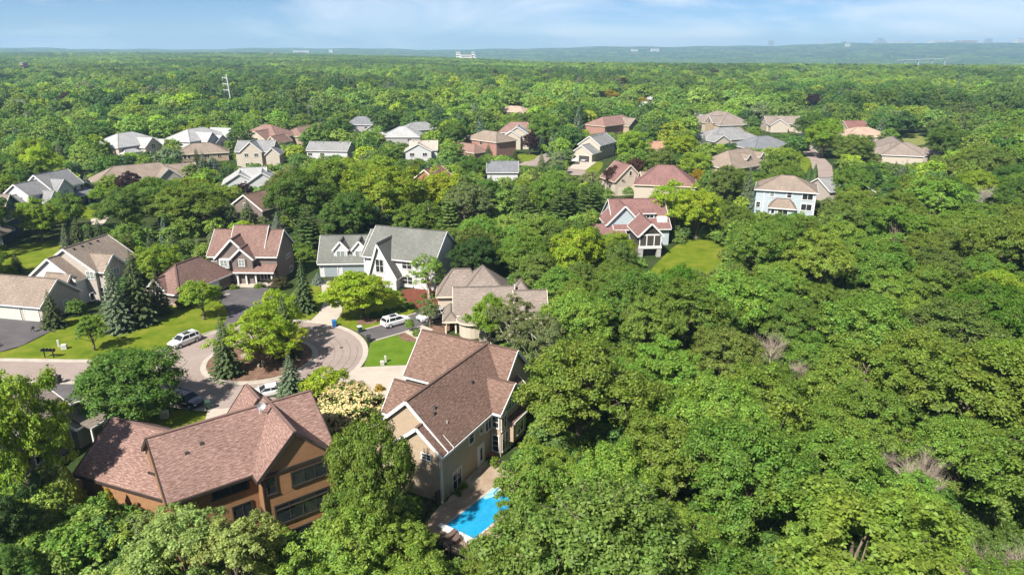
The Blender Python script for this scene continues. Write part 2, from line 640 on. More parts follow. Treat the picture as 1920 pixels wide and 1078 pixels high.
R['cream'] = shingles('cream_shingles', C(0.342, 0.292, 0.248), C(0.301, 0.257, 0.217), C(0.549, 0.485, 0.422))

W = {}
W['tan'] = siding('tan_siding', (.37, .285, .20))
W['beige'] = siding('beige_siding', (0.387, 0.343, 0.299))
W['cream'] = siding('cream_siding', (0.458, 0.400, 0.326))
W['white'] = siding('white_siding', (0.510, 0.506, 0.502))
W['grey'] = siding('grey_siding', (0.352, 0.339, 0.326))
W['brown'] = siding('brown_grey_siding', (0.172, 0.136, 0.119))
W['cedar'] = siding('stained_cedar_siding', (.265, .142, .070), 0.2, 0.6, 0.16, 0.45)
W['cedar_panel'] = plain('stained_cedar_panel', (.29, .158, .08), 0.6, 0.18)
W['olive'] = siding('olive_grey_siding', (0.189, 0.189, 0.145), 0.22, line=0.6)
W['blue'] = siding('light_blue_siding', (0.370, 0.431, 0.458))
W['navy'] = siding('navy_siding', (.045, .065, .105))
W['stucco'] = plain('cream_stucco', (0.458, 0.400, 0.317), 0.85, 0.08)
W['brick'] = bricks('red_brick', C(.26, .13, .10), C(.36, .20, .16), C(.5, .5, .5))
W['stone'] = bricks('tan_ledgestone', C(.24, .17, .12), C(.42, .33, .25), C(.5, .5, .5))

# ------------------------------------------------------------------ the ground
def polar_ground():
    ang = np.concatenate([np.radians(np.arange(-180, -46, 6.0)), np.radians(np.arange(-46, 46.01, 0.42)), np.radians(np.arange(50, 180, 6.0))])
    rad = [3.0]
    while rad[-1] < 9300:
        rad.append(rad[-1] * 1.034 + 0.6)
    na, nr = len(ang), len(rad)
    vs = [(0.0, 0.0, 0.0)]
    rg = random.Random(3)
    for r in rad:
        for a in ang:
            x, y = r * math.sin(a), r * math.cos(a)
            vs.append((x, y, ground_h(x, y)))
    fs = []
    for j in range(na):
        fs.append((0, 1 + (j + 1) % na, 1 + j))
    for i in range(nr - 1):
        for j in range(na):
            a, b = 1 + i * na + j, 1 + i * na + (j + 1) % na
            fs.append((a, b, b + na, a + na))
    me = bpy.data.meshes.new('ground')
    me.from_pydata(vs, [], fs)
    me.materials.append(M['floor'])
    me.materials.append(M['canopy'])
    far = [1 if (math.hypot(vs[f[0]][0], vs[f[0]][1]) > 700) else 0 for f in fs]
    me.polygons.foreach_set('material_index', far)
    me.polygons.foreach_set('use_smooth', [True] * len(fs))
    me.update()
    o = link(bpy.data.objects.new('ground', me))
    tag(o, 'wooded ground running out to the hazy horizon', kind='structure')


polar_ground()


def sheet(name, pts, mat, z, thick=0.0, px=True, label=None):
    pts = [G(*p) for p in pts] if px else list(pts)
    area = sum(pts[i][0] * pts[(i + 1) % len(pts)][1] - pts[(i + 1) % len(pts)][0] * pts[i][1] for i in range(len(pts)))
    if area < 0:
        pts.reverse()
    mb = MB()
    if thick:
        mb.prism(pts, z - thick, z)
    else:
        mb.face([(x, y, z) for x, y in pts])
    o = mb.build(name, mat)
    tag(o, label, kind='structure')
    SHEETS.append(pts)
    return o


def smooth_poly(pts, n=2):
    """Chaikin corner cutting on a closed polygon"""
    for _ in range(n):
        q = []
        for i in range(len(pts)):
            a, b = pts[i], pts[(i + 1) % len(pts)]
            q += [(a[0] * .75 + b[0] * .25, a[1] * .75 + b[1] * .25), (a[0] * .25 + b[0] * .75, a[1] * .25 + b[1] * .75)]
        pts = q
    return pts


SHEETS = []
CX, CY = -36.0, 90.5


def arc(r, a0, a1, n):
    return [(CX + r * math.cos(math.radians(a0 + (a1 - a0) * i / n)), CY + r * math.sin(math.radians(a0 + (a1 - a0) * i / n))) for i in range(n + 1)]


def offset_path(path, d):
    out = []
    for i, p in enumerate(path):
        a, b = path[max(0, i - 1)], path[min(len(path) - 1, i + 1)]
        tx, ty = b[0] - a[0], b[1] - a[1]
        l = math.hypot(tx, ty)
        out.append((p[0] - ty / l * d, p[1] + tx / l * d))
    return out


def band(name, path, d0, d1, z0, z1, mat, label=None):
    a, b = offset_path(path, d0), offset_path(path, d1)
    mb = MB()
    for i in range(len(path) - 1):
        mb.hexa([(*a[i], z0), (*b[i], z0), (*b[i + 1], z0), (*a[i + 1], z0)],
                [(*a[i], z1), (*b[i], z1), (*b[i + 1], z1), (*a[i + 1], z1)])
    return tag(mb.build(name, mat), label, kind='structure')


upper = [(-150, 90.8), (-100, 90.7), (-73, 90.5), (-62, 90.1), (-58, 90.2), (-55, 91.1), (-52.4, 93.0), (-50.6, 95.2)]
lower = [(-45.4, 77.3), (-48.6, 79.6), (-52, 81.5), (-56, 82.7), (-62, 83.0), (-73, 82.7), (-100, 82.4), (-150, 82.2)]
rim = upper + arc(15.0, 153, -124, 72) + lower
# road: clockwise rim reversed for a counter-clockwise face
sheet('road', list(reversed(rim)), M['road'], 0.02, px=False, label='pinkish grey asphalt street ending in a round turning circle')
band('gutter', rim, -0.1, -0.62, 0.0, 0.036, M['kerb'], 'pale concrete gutter along the rim of the turning circle')
band('kerb', rim, 0.16, -0.1, 0.0, 0.13, M['kerb'], 'pale raised kerb round the outside of the turning circle')
isl = arc(7.45, 0, 360, 64)
band('island_gutter', isl, -0.50, -0.08, 0.0, 0.036, M['kerb'], 'pale gutter ring round the planted island')
band('island_kerb', isl, -0.08, 0.28, 0.0, 0.15, M['kerb'], 'pale raised kerb ring round the planted island')
sheet('island_bed', arc(7.2, 0, 360, 48)[:-1], M['mulch'], 0.12, px=False, label='brown bark mulch bed filling the island')
# tar lines sealed into the turning circle
for k, (r, a0, a1) in enumerate([(9.2, -40, 38), (10.4, -30, 52), (11.5, -38, 40), (12.6, -25, 34), (13.6, -34, 20)]):
    w = 0.028
    p = arc(r, a0, a1, 26)
    p = [(x + rnd.uniform(-.06, .06), y + rnd.uniform(-.06, .06)) for x, y in p]
    band('tar_line', p, -w, w, 0.018, 0.0245, M['asphalt'], None)
for (a, b) in [((448, 748), (458, 716)), ((338, 690), (352, 676))]:
    band('tar_line', [G(*a), G((a[0] + b[0]) / 2 + 1.5, (a[1] + b[1]) / 2), G(*b)], -.05, .05, 0.018, 0.0245, M['asphalt'])

sheet('driveway', [(412, 546), (470, 541), (506, 541), (516, 556), (482, 580), (458, 597), (444, 613), (418, 618), (424, 601), (428, 586), (420, 572), (405, 560)],
      M['asphalt'], 0.155, 0.12, label='dark asphalt driveway of the mauve-roofed house')
sheet('driveway', [(671, 624), (718, 611), (781, 589), (826, 573), (851, 583), (832, 600), (792, 611), (757, 623), (697, 640), (686, 632)],
      M['asphalt'], 0.155, 0.12, label='dark asphalt driveway with two parked white cars')
band('driveway_edging', [G(671, 623.5), G(718, 610.5), G(781, 588.5)], 0.0, 0.35, 0.0, 0.17, M['kerb'])
band('driveway_edging', [G(697, 640.5), G(757, 623.5), G(792, 611.5)], -0.35, 0.0, 0.0, 0.17, M['kerb'])
sheet('driveway', [(640, 709), (677, 690), (764, 686), (770, 700), (740, 750), (722, 765), (700, 750), (690, 735), (662, 727), (640, 722)],
      M['concrete'], 0.155, 0.12, label='pale concrete driveway of the tan pool house')
sheet('driveway', [(601, 530), (620, 528), (622, 556), (642, 578), (641, 590), (626, 607), (582, 603), (598, 588), (607, 568)],
      M['concrete'], 0.155, 0.12, label='curving pale driveway of the grey-roofed white house')
sheet('driveway', [(390, 772), (480, 759), (545, 752), (560, 770), (450, 800), (380, 806)], M['concrete'], 0.155, 0.12,
      label='pale driveway hidden behind the cedar house')
sheet('driveway', [(-90, 598), (0, 597), (86, 606), (98, 621), (40, 650), (0, 661), (-70, 668)], M['asphalt'], 0.155, 0.12,
      label='dark asphalt driveway before the beige garage')
sheet('driveway', [(92, 722), (142, 722), (152, 748), (122, 765), (95, 745)], M['asphalt'], 0.155, 0.12,
      label='dark driveway beside the olive house')
sheet('footpath', [(757, 623), (792, 611), (812, 619), (800, 640), (786, 648), (780, 636)], M['concrete'], 0.16, 0.12,
      label='pale walk to the porch of the taupe-roofed house')
LW = 0.085
sheet('lawn', smooth_poly([(-80, 672), (-70, 669), (0, 662), (40, 651), (98, 622), (110, 600), (190, 590), (250, 575), (300, 565), (345, 552), (405, 560), (420, 573), (428, 587), (424, 602),
               (414, 617), (350, 640), (289, 661), (240, 673), (186, 676), (0, 674)], 1), M['grass'], LW, label='sunny front lawn between street and the left houses')
sheet('lawn', [(696, 641), (757, 624), (781, 637), (800, 640), (770, 686), (681, 690), (688, 672), (691, 655)], M['grass_striped'], LW,
      label='small striped lawn between two driveways')
sheet('lawn', smooth_poly([(627, 606), (641, 590), (640, 575), (690, 550), (745, 545), (780, 560), (781, 588), (718, 610), (672, 623), (655, 616)], 1), M['grass'], LW,
      label='lawn under the yellow-green maple')
sheet('lawn', smooth_poly([(545, 540), (600, 530), (607, 566), (597, 588), (580, 603), (560, 602), (548, 590)], 1), M['grass'], LW,
      label='narrow lawn strip beside the curving driveway')
sheet('lawn', smooth_poly([(170, 770), (245, 762), (330, 768), (392, 773), (385, 790), (350, 810), (260, 815), (190, 800)], 1), M['grass'], LW,
      label='shaded lawn under the round dark maple')
sheet('lawn', smooth_poly([(1225, 500), (1240, 486), (1262, 462), (1300, 446), (1350, 452), (1385, 482), (1360, 515), (1270, 520), (1215, 515)], 2), M['grass'], 0.06,
      label='bright back lawn below the screened porch')
sheet('lawn', smooth_poly([(140, 392), (180, 384), (200, 386), (204, 404), (178, 412), (150, 410)], 1), M['grass'], 0.06,
      label='small bright lawn before the white porch house')
sheet('lawn', smooth_poly([(-20, 478), (30, 462), (120, 446), (128, 462), (90, 492), (50, 515), (-20, 530)], 1), M['grass'], 0.06,
      label='side lawn behind the beige house')
sheet('lawn', smooth_poly([(1092, 322), (1113, 303), (1132, 304), (1128, 318), (1112, 330)], 1), M['grass'], 0.06,
      label='sloping lawn beside the open garage')
sheet('lawn', smooth_poly([(962, 289), (1010, 290), (1000, 302), (972, 305)], 1), M['grass'], 0.06, label='bright verge below the tall cream gable')
sheet('lawn', smooth_poly([(1686, 250), (1735, 252), (1745, 270), (1700, 276)], 1), M['grass_dry'], 0.06, label='dry grass clearing beside the long taupe roof')
sheet('lawn', smooth_poly([(1480, 300), (1515, 292), (1524, 312), (1520, 326), (1490, 322)], 1), M['grass'], 0.06, label='verge along the far right street')
sheet('flower_bed', smooth_poly([(742, 545), (800, 540), (832, 545), (828, 572), (795, 582), (765, 572)], 1), M['mulch_red'], 0.10,
      label='red mulch bed before the white house')
sheet('flower_bed', smooth_poly([(742, 629), (770, 618), (796, 628), (790, 640), (760, 642)], 1), M['mulch'], 0.10, label='small planting bed on the striped lawn')
sheet('flower_bed', smooth_poly([(668, 600), (700, 592), (716, 598), (700, 608), (672, 610)], 1), M['mulch'], 0.10, label='mulch ring round the yellow-green maple')
sheet('flower_bed', smooth_poly([(800, 612), (850, 596), (858, 612), (830, 628), (806, 628)], 1), M['mulch'], 0.10, label='mulch bed at the taupe house porch')
mb = MB()
for i in range(14):
    for j in range(16):
        q = [(-50 + (i + a) * 1.1, 46 + (j + b) * 0.95) for a, b in ((0, 0), (1, 0), (1, 1), (0, 1))]
        if ((q[0][0] + 42.5) / 7.6) ** 2 + ((q[0][1] - 53.6) / 7.4) ** 2 < 1:
            mb.face([(x, y, ground_h(x, y) + 0.06) for x, y in q])
tag(mb.build('mulch_bed', M['mulch']), 'mulched slope between the olive and cedar houses', kind='structure')
sheet('far_street', [(1488, 262), (1500, 260), (1518, 270), (1546, 297), (1560, 312), (1563, 332), (1560, 362), (1531, 356), (1529, 332), (1521, 309), (1508, 288)],
      M['road'], 0.05, label='pinkish street at the far right')
sheet('far_street', [(972, 309), (1010, 292), (1032, 284), (1040, 290), (1022, 306), (1000, 318)], M['road'], 0.05, label='grey street below the tall cream gable')
sheet('far_street', [(1058, 328), (1066, 313), (1100, 316), (1098, 330)], M['road'], 0.05, label='pale street before the open garage')
sheet('far_street', [(1044, 244), (1064, 244), (1066, 263), (1038, 263)], M['asphalt'], 0.05, label='grey street between mid-distance trees')
sheet('driveway', [(1080, 304), (1119, 304), (1099, 319), (1066, 316)], M['concrete'], 0.1, 0.08, label='pale driveway of the open garage')
sheet('driveway', [(262, 291), (300, 288), (300, 303), (272, 305)], M['concrete'], 0.1, 0.08, label='pale driveway of the grand grey-roofed house')
sheet('driveway', [(170, 412), (195, 404), (204, 410), (190, 425), (172, 424)], M['concrete'], 0.1, 0.08, label='pale driveway end beside small bright lawn')

# ------------------------------------------------------------------ houses
CLEAR = []       # (u0, v0, u1, v1, depth): what the photo leaves open to view
FOOT = []        # footprints (cx, cy, radius) where no tree stands


class House:
    def __init__(self, label, xy, wall, roof, trim, ang=0.0, name='house', cat='house', group=None, z=0.0):
        self.o = empty(name, (xy[0], xy[1], z))
        tag(self.o, label, cat, group)
        self.xy = xy
        self.z = z
        self.wm, self.rm, self.tm = wall, roof, trim
        self.ang = math.radians(ang)
        self.fr = (0.0, 0.0, self.ang)

    def frame(self, xy, ang):
        """continue building in another frame of the same house"""
        self.fr = (xy[0] - self.xy[0], xy[1] - self.xy[1], math.radians(ang))
        return self

    def mb(self):
        return MB(self.fr)

    def box(self, name, x0, x1, y0, y1, z0, z1, mat, parent=None):
        m = self.mb()
        m.box(x0, x1, y0, y1, z0, z1)
        return m.build(name, mat, parent or self.o)

    def foot(self, x0, x1, y0, y1):
        ox, oy, a = self.fr
        c, s = math.cos(a), math.sin(a)
        n = max(1, int(max(x1 - x0, y1 - y0) / 5))
        for i in range(n):
            for j in range(n):
                px, py = x0 + (x1 - x0) * (i + .5) / n, y0 + (y1 - y0) * (j + .5) / n
                FOOT.append((self.xy[0] + ox + px * c - py * s, self.xy[1] + oy + px * s + py * c, max(x1 - x0, y1 - y0) / n * .62))

    def wing(self, x0, x1, y0, y1, eave, rise, roof='gx', z0=-0.4, over=0.4, wall=None, rm=None, tm=None, ridge=None, foot=True, rake=0.3, walls=True, trim=True):
        """one block of the house: walls plus gable ('gx','gy'), hip ('hx','hy'), shed ('ss') or flat roof"""
        wall, rm, tm = wall or self.wm, rm or self.rm, tm or self.tm
        if foot and z0 < 1:
            self.foot(x0, x1, y0, y1)
        flip = roof in ('gy', 'hy')
        # work in (a along ridge, b across)
        if flip:
            a0, a1, b0, b1 = y0, y1, x0, x1
            T = lambda a, b, z: (b, a, z)
        else:
            a0, a1, b0, b1 = x0, x1, y0, y1
            T = lambda a, b, z: (a, b, z)
        bm = ridge if ridge is not None else (b0 + b1) / 2
        zr = eave + rise
        w = self.mb()
        r = self.mb()
        t = self.mb()
        th = 0.16
        if roof[0] == 'g':
            if walls:
                A = [T(a0, b0, z0), T(a0, b0, eave), T(a0, bm, zr), T(a0, b1, eave), T(a0, b1, z0)]
                B = [T(a1, b0, z0), T(a1, b0, eave), T(a1, bm, zr), T(a1, b1, eave), T(a1, b1, z0)]
                w.face(A if not flip else A[::-1])
                w.face(B[::-1] if not flip else B)
                for i, j in ((0, 1), (3, 4)):
                    q = [A[i], B[i], B[j], A[j]]
                    w.face(q)
            for side, be in ((-1, b0), (1, b1)):
                run = abs(be - bm)
                k = rise / run
                bo = be + side * over
                zo = eave - k * over
                sl = math.hypot(bo - bm, zr - zo)
                n = Vector((0, side * rise, run)).normalized() * th
                lo0, lo1 = T(a0 - rake, bo, zo), T(a1 + rake, bo, zo)
                hi0, hi1 = T(a0 - rake, bm, zr), T(a1 + rake, bm, zr)
                up = th / (run / math.hypot(run, rise))
                f = lambda p: (p[0], p[1], p[2] + up)
                Lr = a1 - a0 + 2 * rake
                top = [f(lo0), f(lo1), f(hi1), f(hi0)]
                r.face(top, [(0, 0), (Lr, 0), (Lr, sl), (0, sl)])
                r.face([lo0, hi0, hi1, lo1])
                r.face([lo0, lo1, f(lo1), f(lo0)])
                r.face([lo0, f(lo0), f(hi0), hi0])
                r.face([lo1, hi1, f(hi1), f(lo1)])
                if trim:
                    e = 0.05
                    q0, q1 = T(a0 - rake, bo + side * e, zo), T(a1 + rake, bo + side * e, zo)
                    t.bar((q0[0], q0[1], q0[2] - 0.0), (q1[0], q1[1], q1[2] - 0.0), 0.09, 0.24)
                    for aa, sg in ((a0 - rake, -1), (a1 + rake, 1)):
                        p0 = T(aa + sg * 0.045, bo, zo + up * .35)
                        p1 = T(aa + sg * 0.045, bm, zr + up * .35)
                        t.bar(p0, p1, 0.08, 0.34)
            # ridge cap
            r.bar(T(a0 - rake, bm, zr + th * 1.25), T(a1 + rake, bm, zr + th * 1.25), 0.32, 0.07)
        elif roof[0] == 'h':
            if walls:
                w.box(x0, x1, y0, y1, z0, eave)
            run = (b1 - b0) / 2 + over
            k = rise / ((b1 - b0) / 2)
            zo = eave - k * over
            ins = min(run, (a1 - a0) / 2 + over - 0.02)
            c = [T(a0 - over, b0 - over, zo), T(a1 + over, b0 - over, zo), T(a1 + over, b1 + over, zo), T(a0 - over, b1 + over, zo)]
            R0, R1 = T(a0 - over + ins, bm, zr), T(a1 + over - ins, bm, zr)
            sl = math.hypot(run, zr - zo)
            La = a1 - a0 + 2 * over
            Lb = b1 - b0 + 2 * over
            up = lambda p, d=0.18: (p[0], p[1], p[2] + d)
            c2 = [up(p) for p in c]
            R0u, R1u = up(R0), up(R1)
            fs = [([c2[0], c2[1], R1u, R0u], [(0, 0), (La, 0), (La - ins, sl), (ins, sl)]),
                  ([c2[2], c2[3], R0u, R1u], [(0, 0), (La, 0), (La - ins, sl), (ins, sl)]),
                  ([c2[1], c2[2], R1u], [(0, 0), (Lb, 0), (Lb / 2, sl)]),
                  ([c2[3], c2[0], R0u], [(0, 0), (Lb, 0), (Lb / 2, sl)])]
            for p, u in fs:
                if flip:
                    p, u = p[::-1], u[::-1]
                r.face(p, u)
            r.face(c if flip else c[::-1])
            for p, q in ((c2[0], R0u), (c2[3], R0u), (c2[1], R1u), (c2[2], R1u), (R0u, R1u)):
                if (Vector(p) - Vector(q)).length > 0.1:
                    r.bar(up(p, .01), up(q, .01), 0.3, 0.07)
            for i in range(4):
                p, q = c[i], c[(i + 1) % 4]
                r.face([p, q, up(q), up(p)])
                if trim:
                    t.bar(up(p, .06), up(q, .06), 0.12, 0.26)
        elif roof == 'ss':       # shed falling towards y0 (eave at y0, high side at y1)
            if walls:
                w.box(x0, x1, y0, y1, z0, eave - 0.02)
            zo = eave - rise / (y1 - y0) * over
            r.hexa([(x0 - over * .6, y0 - over, zo), (x1 + over * .6, y0 - over, zo), (x1 + over * .6, y1, zr), (x0 - over * .6, y1, zr)],
                   [(x0 - over * .6, y0 - over, zo + .17), (x1 + over * .6, y0 - over, zo + .17), (x1 + over * .6, y1, zr + .17), (x0 - over * .6, y1, zr + .17)])
            n = len(r.uv) - 24
            sl = math.hypot(y1 - y0 + over, zr - zo)
            r.uv[n:n + 4] = [(0, 0), (x1 - x0, 0), (x1 - x0, sl), (0, sl)]
            if trim:
                t.bar((x0 - over * .6, y0 - over - .05, zo + .05), (x1 + over * .6, y0 - over - .05, zo + .05), 0.09, 0.24)
        if w.f:
            w.build('wall', wall, self.o)
        ro = r.build('roof', rm, self.o)
        if t.f:
            t.build('roof_trim', tm, ro)
        return ro

    def win(self, side, plane, pos, z, w, h, nx=2, ny=1, glass='glass', frame=None, fw=0.11, name='window'):
        """window on a wall: side s/n/e/w, plane = wall coordinate, pos = centre along the wall, z = centre height"""
        frame = frame or self.tm
        f = self.mb()
        g = self.mb()
        sg = {'s': -1, 'n': 1, 'w': -1, 'e': 1}[side]

        def bx(m, p0, p1, z0, z1, d0, d1):
            lo, hi = sorted((plane + sg * d0, plane + sg * d1))
            if side in 'sn':
                m.box(p0, p1, lo, hi, z0, z1)
            else:
                m.box(lo, hi, p0, p1, z0, z1)
        p0, p1, z0, z1 = pos - w / 2, pos + w / 2, z - h / 2, z + h / 2
        bx(f, p0 - fw, p1 + fw, z1, z1 + fw, 0, .09)
        bx(f, p0 - fw - .04, p1 + fw + .04, z0 - fw, z0, 0, .12)
        bx(f, p0 - fw, p0, z0, z1, 0, .088)
        bx(f, p1, p1 + fw, z0, z1, 0, .088)
        for i in range(1, nx):
            c = p0 + w * i / nx
            bx(f, c - .05, c + .05, z0, z1, 0, .075)
        for i in range(1, ny):
            c = z0 + h * i / ny
            bx(f, p0, p1, c - .028, c + .028, 0, .06)
        o = f.build(name, frame, self.o)
        bx(g, p0, p1, z0, z1, 0.0, .04)
        g.build('pane', M[glass], o)
        return o

    def panel(self, name, side, plane, p0, p1, z0, z1, mat, depth=0.06, grooves=0, frame=None):
        """door-like panel with a surround"""
        sg = {'s': -1, 'n': 1, 'w': -1, 'e': 1}[side]

        def bx(m, a, b, c, d, d0, d1):
            lo, hi = sorted((plane + sg * d0, plane + sg * d1))
            if side in 'sn':
                m.box(a, b, lo, hi, c, d)
            else:
                m.box(lo, hi, a, b, c, d)
        m = self.mb()
        n = max(1, grooves)
        for i in range(n):
            a, b = z0 + (z1 - z0) * i / n, z0 + (z1 - z0) * (i + 1) / n
            bx(m, p0, p1, a + (0.015 if n > 1 else 0), b - (0.015 if n > 1 else 0), 0, depth)
        if n > 1:
            bx(m, p0 + .01, p1 - .01, z0, z1, 0, depth * .5)
        o = m.build(name, mat, self.o)
        if frame:
            f = self.mb()
            bx(f, p0 - .14, p0, z0, z1 + .14, 0, depth + .04)
            bx(f, p1, p1 + .14, z0, z1 + .14, 0, depth + .04)
            bx(f, p0, p1, z1, z1 + .14, 0, depth + .035)
            f.build('door_frame', frame, o)
        return o

    def vents(self, pts, mat=None):
        """little roof vents at (x, y, z)"""
        for x, y, z in pts:
            m = self.mb()
            m.hexa([(x - .2, y - .2, z - .15), (x + .2, y - .2, z - .15), (x + .2, y + .2, z - .15), (x - .2, y + .2, z - .15)],
                   [(x - .14, y - .14, z + .25), (x + .14, y - .14, z + .25), (x + .14, y + .14, z + .25), (x - .14, y + .14, z + .25)])
            m.build('roof_vent', mat or M['vent'], self.o)

    def dormer(self, x, y0, y1, w, z0, eave, rise, glass='glass_pale', **kw):
        """small gabled dormer facing -y"""
        self.wing(x - w / 2, x + w / 2, y0, y1, eave, rise, 'gy', z0=z0, over=.25, rake=.2, foot=False, **kw)
        self.win('s', y0, x, (z0 + eave) / 2 + .1, w * .55, (eave - z0) * .55, 2, 1, glass)

    def clear(self, u0, v0, u1, v1):
        CLEAR.append((u0, v0, u1, v1, self.xy[1]))
        return self


def by_ridge(label, p1, p2, zr, half, eave, roof, wall, rm, trim, ext=0.3, clear=None, **kw):
    """house whose main ridge runs between two points seen in the photo; local x runs along it"""
    a, b = G(*p1, zr), G(*p2, zr)
    ang = math.degrees(math.atan2(b[1] - a[1], b[0] - a[0]))
    Lr = math.hypot(b[0] - a[0], b[1] - a[1])
    h = House(label, ((a[0] + b[0]) / 2, (a[1] + b[1]) / 2), wall, rm, trim, ang)
    e = half if roof[0] == 'h' else ext
    h.wing(-Lr / 2 - e, Lr / 2 + e, -half, half, eave, zr - eave, roof, **kw)
    h.L = Lr / 2 + e
    if clear:
        CLEAR.append((*clear, h.xy[1]))
    return h

# --- cedar house in the foreground ---------------------------------------------------
h = House('cedar-sided house with rose-brown roof and black windows, lower left foreground', (-22.6, 53.6), W['cedar'], R['rose'], M['dark_trim'], 36.87, 'cedar_house')
h.wing(-7.4, 7.2, 1.7, 11.5, 5.45, 3.5, 'gx', z0=-3.4, over=.5)
h.wing(0, 6.7, 0, 8.0, 5.5, 3.4, 'gy', z0=-3.5, over=.45, rake=.22)
h.wing(1.2, 5.4, 10.5, 14.0, 5.2, 2.6, 'gy', over=.4)
h.win('s', 0, 4.35, 4.15, 3.2, 1.35, 3, 1, frame=M['dark_trim'], fw=.18)
h.win('s', 0, .75, 4.2, .75, 1.5, 1, 2, frame=M['dark_trim'], fw=.15)
h.win('s', 0, 3.4, .95, 5.0, 1.95, 4, 1, frame=M['dark_trim'], fw=.16)
h.box('window_band', .9, 5.9, -.13, 0, 1.45, 1.55, M['dark_trim'])
h.box('trim_band', -.05, 6.75, -.11, 0, 5.35, 5.62, M['dark_trim'])
h.win('s', 0, 3.2, -2.1, 5.2, 1.7, 3, 1, frame=M['dark_trim'], fw=.16)
h.win('s', 1.7, -2.4, 4.45, 3.0, 1.15, 2, 1, frame=M['dark_trim'], fw=.14)
h.win('s', 1.7, -1.6, 1.3, 1.6, 2.0, 2, 1, frame=M['dark_trim'], fw=.14)
h.win('w', 0, .9, .6, .9, 1.5, 1, 1, frame=M['dark_trim'], fw=.12)
h.box('downpipe', -.08, .04, -.14, -.02, -3.2, 5.0, M['dark_trim'])
h.vents([(-5.0, 4.5, 7.5), (-3.6, 4.9, 7.8)])
# satellite dish on the ridge
m = h.mb()
for i in range(10):
    a, b = 2 * math.pi * i / 10, 2 * math.pi * (i + 1) / 10
    c0 = (2.2, 5.6, 9.6)
    p = lambda t: (2.2 + .42 * math.cos(t), 5.35 + .1 * math.sin(t), 9.62 + .38 * math.sin(t))
    m.face([(2.2, 5.5, 9.55), p(a), p(b)])
m.tube((2.2, 5.5, 9.5), (2.3, 5.9, 8.6), .04, .04)
m.tube((2.2, 5.5, 9.5), (1.8, 4.9, 9.2), .025, .025)
m.build('satellite_dish', M['galv'], h.o)
# garage wing, set at an angle
h.frame((-42.9, 58.5), -20.8)
h.wing(0.2, 11.2, .3, 9.5, 2.75, 3.25, 'gx', z0=-.2, wall=W['cedar_panel'], rm=R['rose'], over=.45)
h.box('foundation', 0.16, 11.0, .26, 9.4, -1.8, -.2, M['foundation'])
h.wing(9.2, 12.6, 1.2, 6, 4.4, 1.2, 'ss', z0=0, over=.4, wall=W['cedar_panel'])
h.win('s', 1.2, 10.2, 3.75, .95, 1.0, 1, 1, frame=M['dark_trim'], fw=.12)
h.win('s', 1.2, 11.9, 3.75, .95, 1.0, 1, 1, frame=M['dark_trim'], fw=.12)
CLEAR.append((150, 770, 600, 905, 60)); CLEAR.append((490, 800, 615, 985, 55)); CLEAR.append((140, 890, 250, 935, 56))

# --- tan house with the pool -----------------------------------------------------------
h = House('tan-sided house with brown roof standing beside the blue pool', (-6.5, 58.0), W['tan'], R['brown'], M['white'], 62.0, 'pool_house')
h.wing(.3, 16.0, 0, 8.7, 5.6, 3.9, 'gx', z0=-.6, over=.4)
h.wing(-.75, .6, .02, 4.9, 5.58, 2.05, 'gx', z0=-.6, over=.4)
h.wing(12.1, 19.6, .6, 13.2, 5.5, 3.95, 'gy', z0=-.4, over=.4)
h.wing(6.6, 11.0, 4, 12.3, 3.6, 2.5, 'gy', z0=-.4, over=.4)
h.wing(9.0, 14.6, -1.2, 3, 5.55, 2.0, 'gy', z0=-.8, over=.35)
h.wing(10.6, 13.6, -1.9, -1.2, 3.6, .3, 'ss', z0=1.2, over=.15)
for x, z, w, hh, nx, ny in [(2.0, 1.15, 1.5, 1.9, 2, 2), (4.9, 4.35, .85, 1.35, 1, 2), (7.05, 4.5, .8, 1.35, 1, 2), (8.35, 4.4, 1.1, 2.0, 2, 2)]:
    h.win('s', 0, x, z, w, hh, nx, ny)
h.win('w', 9.0, -.6, 4.5, .7, 1.9, 1, 3)
h.win('w', 9.0, -.6, 1.6, .7, 1.9, 1, 3)
for x in (9.7,):
    h.win('s', -1.2, x, 4.1, 1.0, 1.9, 2, 2)
h.win('s', -1.2, 12.1, 5.35, 4.4, .7, 6, 1)
h.win('s', -1.2, 9.9, 1.6, 1.2, 2.0, 2, 2)
h.win('s', -1.2, 12.4, 1.7, 2.6, 2.0, 3, 2)
h.win('s', -1.2, 10.6, -.1, .7, .6, 1, 1)
h.win('s', -1.9, 12.1, 2.4, 1.4, 1.3, 2, 1)
h.win('w', -.75, 1.6, 4.75, 1.0, .55, 2, 2)
h.panel('door', 's', 0, 6.1, 7.2, .1, 2.4, M['door_white'], .08, 0, M['white'])
h.win('s', -.08, 6.65, 1.4, .5, 1.5, 1, 1, name='door_light', fw=.08)
h.box('downpipe', -.72, -.6, -.12, -.02, -.2, 5.3, M['white'])
h.box('corner_board', -.79, -.62, -.05, .1, -.2, 5.4, M['cream_trim'])
h.vents([(1.9, 2.4, 7.85), (2.5, 2.7, 8.1), (9.3, 2.5, 8.0)])
m = h.mb(); m.tube((2.4, 1.2, 6.6), (2.4, 1.2, 7.2), .06, .06); m.build('plumbing_vent', M['galv'], h.o)
CLEAR.append((690, 620, 975, 880, 62)); CLEAR.append((800, 900, 925, 1012, 52)); CLEAR.append((780, 780, 850, 930, 58))

